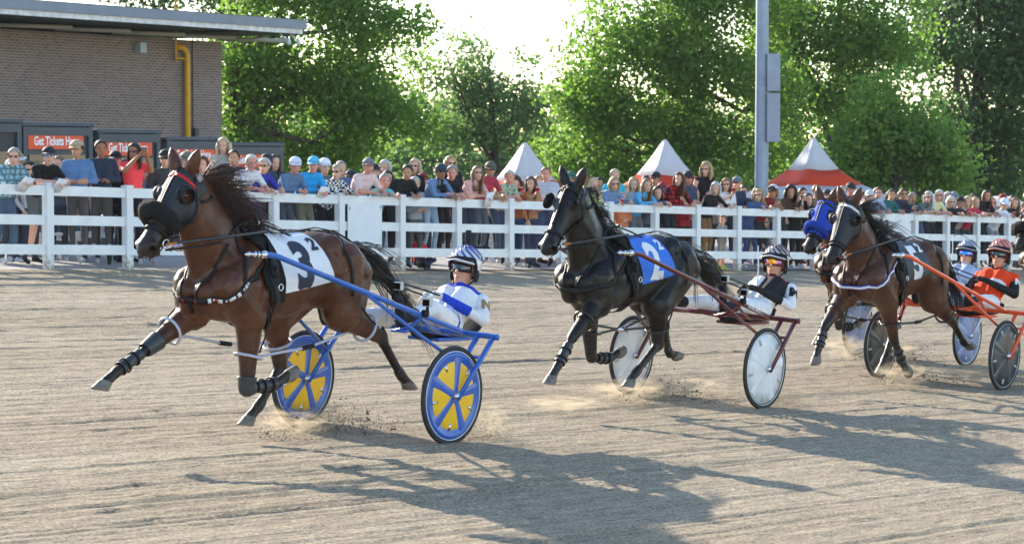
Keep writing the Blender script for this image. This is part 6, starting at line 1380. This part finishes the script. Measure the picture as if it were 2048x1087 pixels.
# children low behind the rails
S_(839, 460, W1 + .1, 'sit', ('brown', 'bob'), None, 'd42430', '34405c', 'little girl in a red tee sitting on the ground behind the bottom rail', sleeve=.8)
S_(1444, 433, W1 - .12, ST, ('sandy', 'short'), None, '8c9098', '9c9484', 'little boy in grey holding the middle rail under the grey-haired woman in black', sleeve=.9, legs=1.0, shoe='a8c83c')
S_(1528, 438, W1 + .05, ST, ('lblond', 'bob'), None, '3c6484', '3c6484', 'little blond girl in sunglasses and a blue dress behind the rails', glass=1, sleeve=.05, legs=.5)
HAZE = 0.0001
# ------------------------------------------------------------------ sand thrown up by wheels and hooves
M_clod = mat('thrown_sand', (0.20, 0.165, 0.125), 0.95); M_dust = mat('fine_sand', (0.36, 0.30, 0.22), 0.95)
def spray(name, label, rid, x, y, n, ln, hgt, size, seed, m_, w=.12):
    rng = np.random.default_rng(seed); X = RIG[rid]
    t = rng.random(n) ** .8; P = np.stack([x - t * ln + rng.normal(0, .05, n), y + rng.normal(0, w, n) * (1 + t), np.abs(rng.normal(0, 1, n)) * hgt * (.25 + .75 * np.sin(np.pi * np.clip(t * .9 + .05, 0, 1))) + .01], 1)
    s = size * rng.lognormal(0, .5, n); base = np.array([[1, 1, 1], [-1, -1, 1], [-1, 1, -1], [1, -1, -1]]) * .6
    rot = rng.normal(size=(n, 4, 3)) * .25; co = (P[:, None, :] + (base[None] + rot) * s[:, None, None]).reshape(-1, 3)
    M = np.array(X); co = co @ M[:3, :3].T + M[:3, 3]
    f = np.array([[0, 1, 2], [0, 3, 1], [0, 2, 3], [1, 3, 2]]); fc = (f[None] + (np.arange(n) * 4)[:, None, None]).reshape(-1, 3)
    o = link(name, fast_mesh(name, co, fc), None, m_); props(o, label, 'sand', kind='stuff'); return o
DN = {1: 'blue sulky', 2: 'maroon sulky', 3: 'orange sulky', 4: 'silver sulky'}
for rid in (1, 2, 3, 4):
    for s, sd in ((1, 'near'), (-1, 'far')):
        spray('wheel_spray', 'fine sand thrown up behind the %s wheel of the %s' % (sd, DN[rid]), rid, -.12, s * .70, 2600, .55, .10, .0022, rid * 10 + s, M_dust, .05)
    spray('hoof_spray', 'dark clods kicked up by the hind hooves ahead of the %s' % DN[rid], rid, 1.05, -.12, 420, 1.2, .13, .006, rid * 31, M_clod, .12)
    spray('dust_spray', 'pale dust drifting low under the %s' % DN[rid], rid, 1.2, -.1, 5200, 1.9, .06, .0018, rid * 37, M_dust, .18)
# soft dust hanging behind hooves and wheels
def dust_mat(dens):
    m = bpy.data.materials.new('dust_volume'); m.use_nodes = True; N = m.node_tree.nodes; L = m.node_tree.links; N.remove(N['Principled BSDF'])
    v = N.new('ShaderNodeVolumePrincipled'); v.inputs['Color'].default_value = (.80, .68, .50, 1); v.inputs['Anisotropy'].default_value = .3; L.new(v.outputs[0], N['Material Output'].inputs['Volume'])
    tc = N.new('ShaderNodeTexCoord'); ln = N.new('ShaderNodeVectorMath'); ln.operation = 'LENGTH'; L.new(tc.outputs['Object'], ln.inputs[0])
    fall = N.new('ShaderNodeMapRange'); fall.inputs['From Min'].default_value = 1.0; fall.inputs['From Max'].default_value = .15; fall.interpolation_type = 'SMOOTHSTEP'; L.new(ln.outputs['Value'], fall.inputs['Value'])
    n = N.new('ShaderNodeTexNoise'); n.inputs['Scale'].default_value = 3.0; n.inputs['Detail'].default_value = 4; L.new(tc.outputs['Object'], n.inputs[0])
    r = N.new('ShaderNodeMapRange'); r.inputs['From Min'].default_value = .46; r.inputs['From Max'].default_value = .72; L.new(n.outputs[0], r.inputs['Value'])
    a = N.new('ShaderNodeMath'); a.operation = 'MULTIPLY'; L.new(fall.outputs[0], a.inputs[0]); L.new(r.outputs[0], a.inputs[1])
    b = N.new('ShaderNodeMath'); b.operation = 'MULTIPLY'; b.inputs[1].default_value = dens; L.new(a.outputs[0], b.inputs[0]); L.new(b.outputs[0], v.inputs['Density']); return m
M_dv = dust_mat(9.0)
pf = MB(); pf.ball((0, 0, 0), 1.0, 16, 10); puff_me = pf.mesh('dust_puff', True); puff_me.materials.append(M_dv)
for rid, x, y, z, sx, sy, sz, lab in ((1, .1, -.55, .10, .55, .25, .10, 'low dust behind the far wheel of the blue sulky'), (1, -.45, .72, .14, .28, .15, .16, 'dust curling off the near wheel of the blue sulky'), (1, .75, -.1, .10, .5, .25, .10, 'low dust beneath the blue sulky seat'), (2, .85, -.1, .12, .75, .3, .12, 'dust under the black horse hind hooves'), (2, -.1, -.2, .10, .6, .4, .10, 'dust trailing beneath the maroon sulky'), (2, 2.2, .1, .08, .5, .35, .08, 'dust under the black horse front hooves'), (3, 1.05, .1, .14, .5, .3, .15, 'dust under the third bay front hooves'), (4, 1.4, -.1, .18, .5, .3, .18, 'dust puff in front of the grey blue wheels'), (3, -.1, .3, .12, .7, .35, .12, 'dust under the orange sulky'), (4, .6, .2, .15, .6, .3, .15, 'dust around the hind hooves of the blue hooded horse')):
    o = link('dust_puff', puff_me); o.matrix_world = RIG[rid] @ Matrix.Translation((x, y, z + .02)) @ Matrix.Diagonal((sx, sy, sz, 1)); props(o, lab, 'dust', kind='stuff')
# thin evening haze in the air (named haze)
hz = MB(); hz.box((0, 180, 5.5), (460, 460, 38)); hm_ = bpy.data.materials.new('haze_air'); hm_.use_nodes = True; HN = hm_.node_tree.nodes; HN.remove(HN['Principled BSDF'])
hv = HN.new('ShaderNodeVolumePrincipled'); hv.inputs['Color'].default_value = (.86, .9, .95, 1); hv.inputs['Density'].default_value = HAZE; hv.inputs['Anisotropy'].default_value = .25
hm_.node_tree.links.new(hv.outputs[0], HN['Material Output'].inputs['Volume']); ho = hz.obj('haze', hm_); props(ho, 'thin evening haze over the whole racetrack', 'haze', kind='stuff')
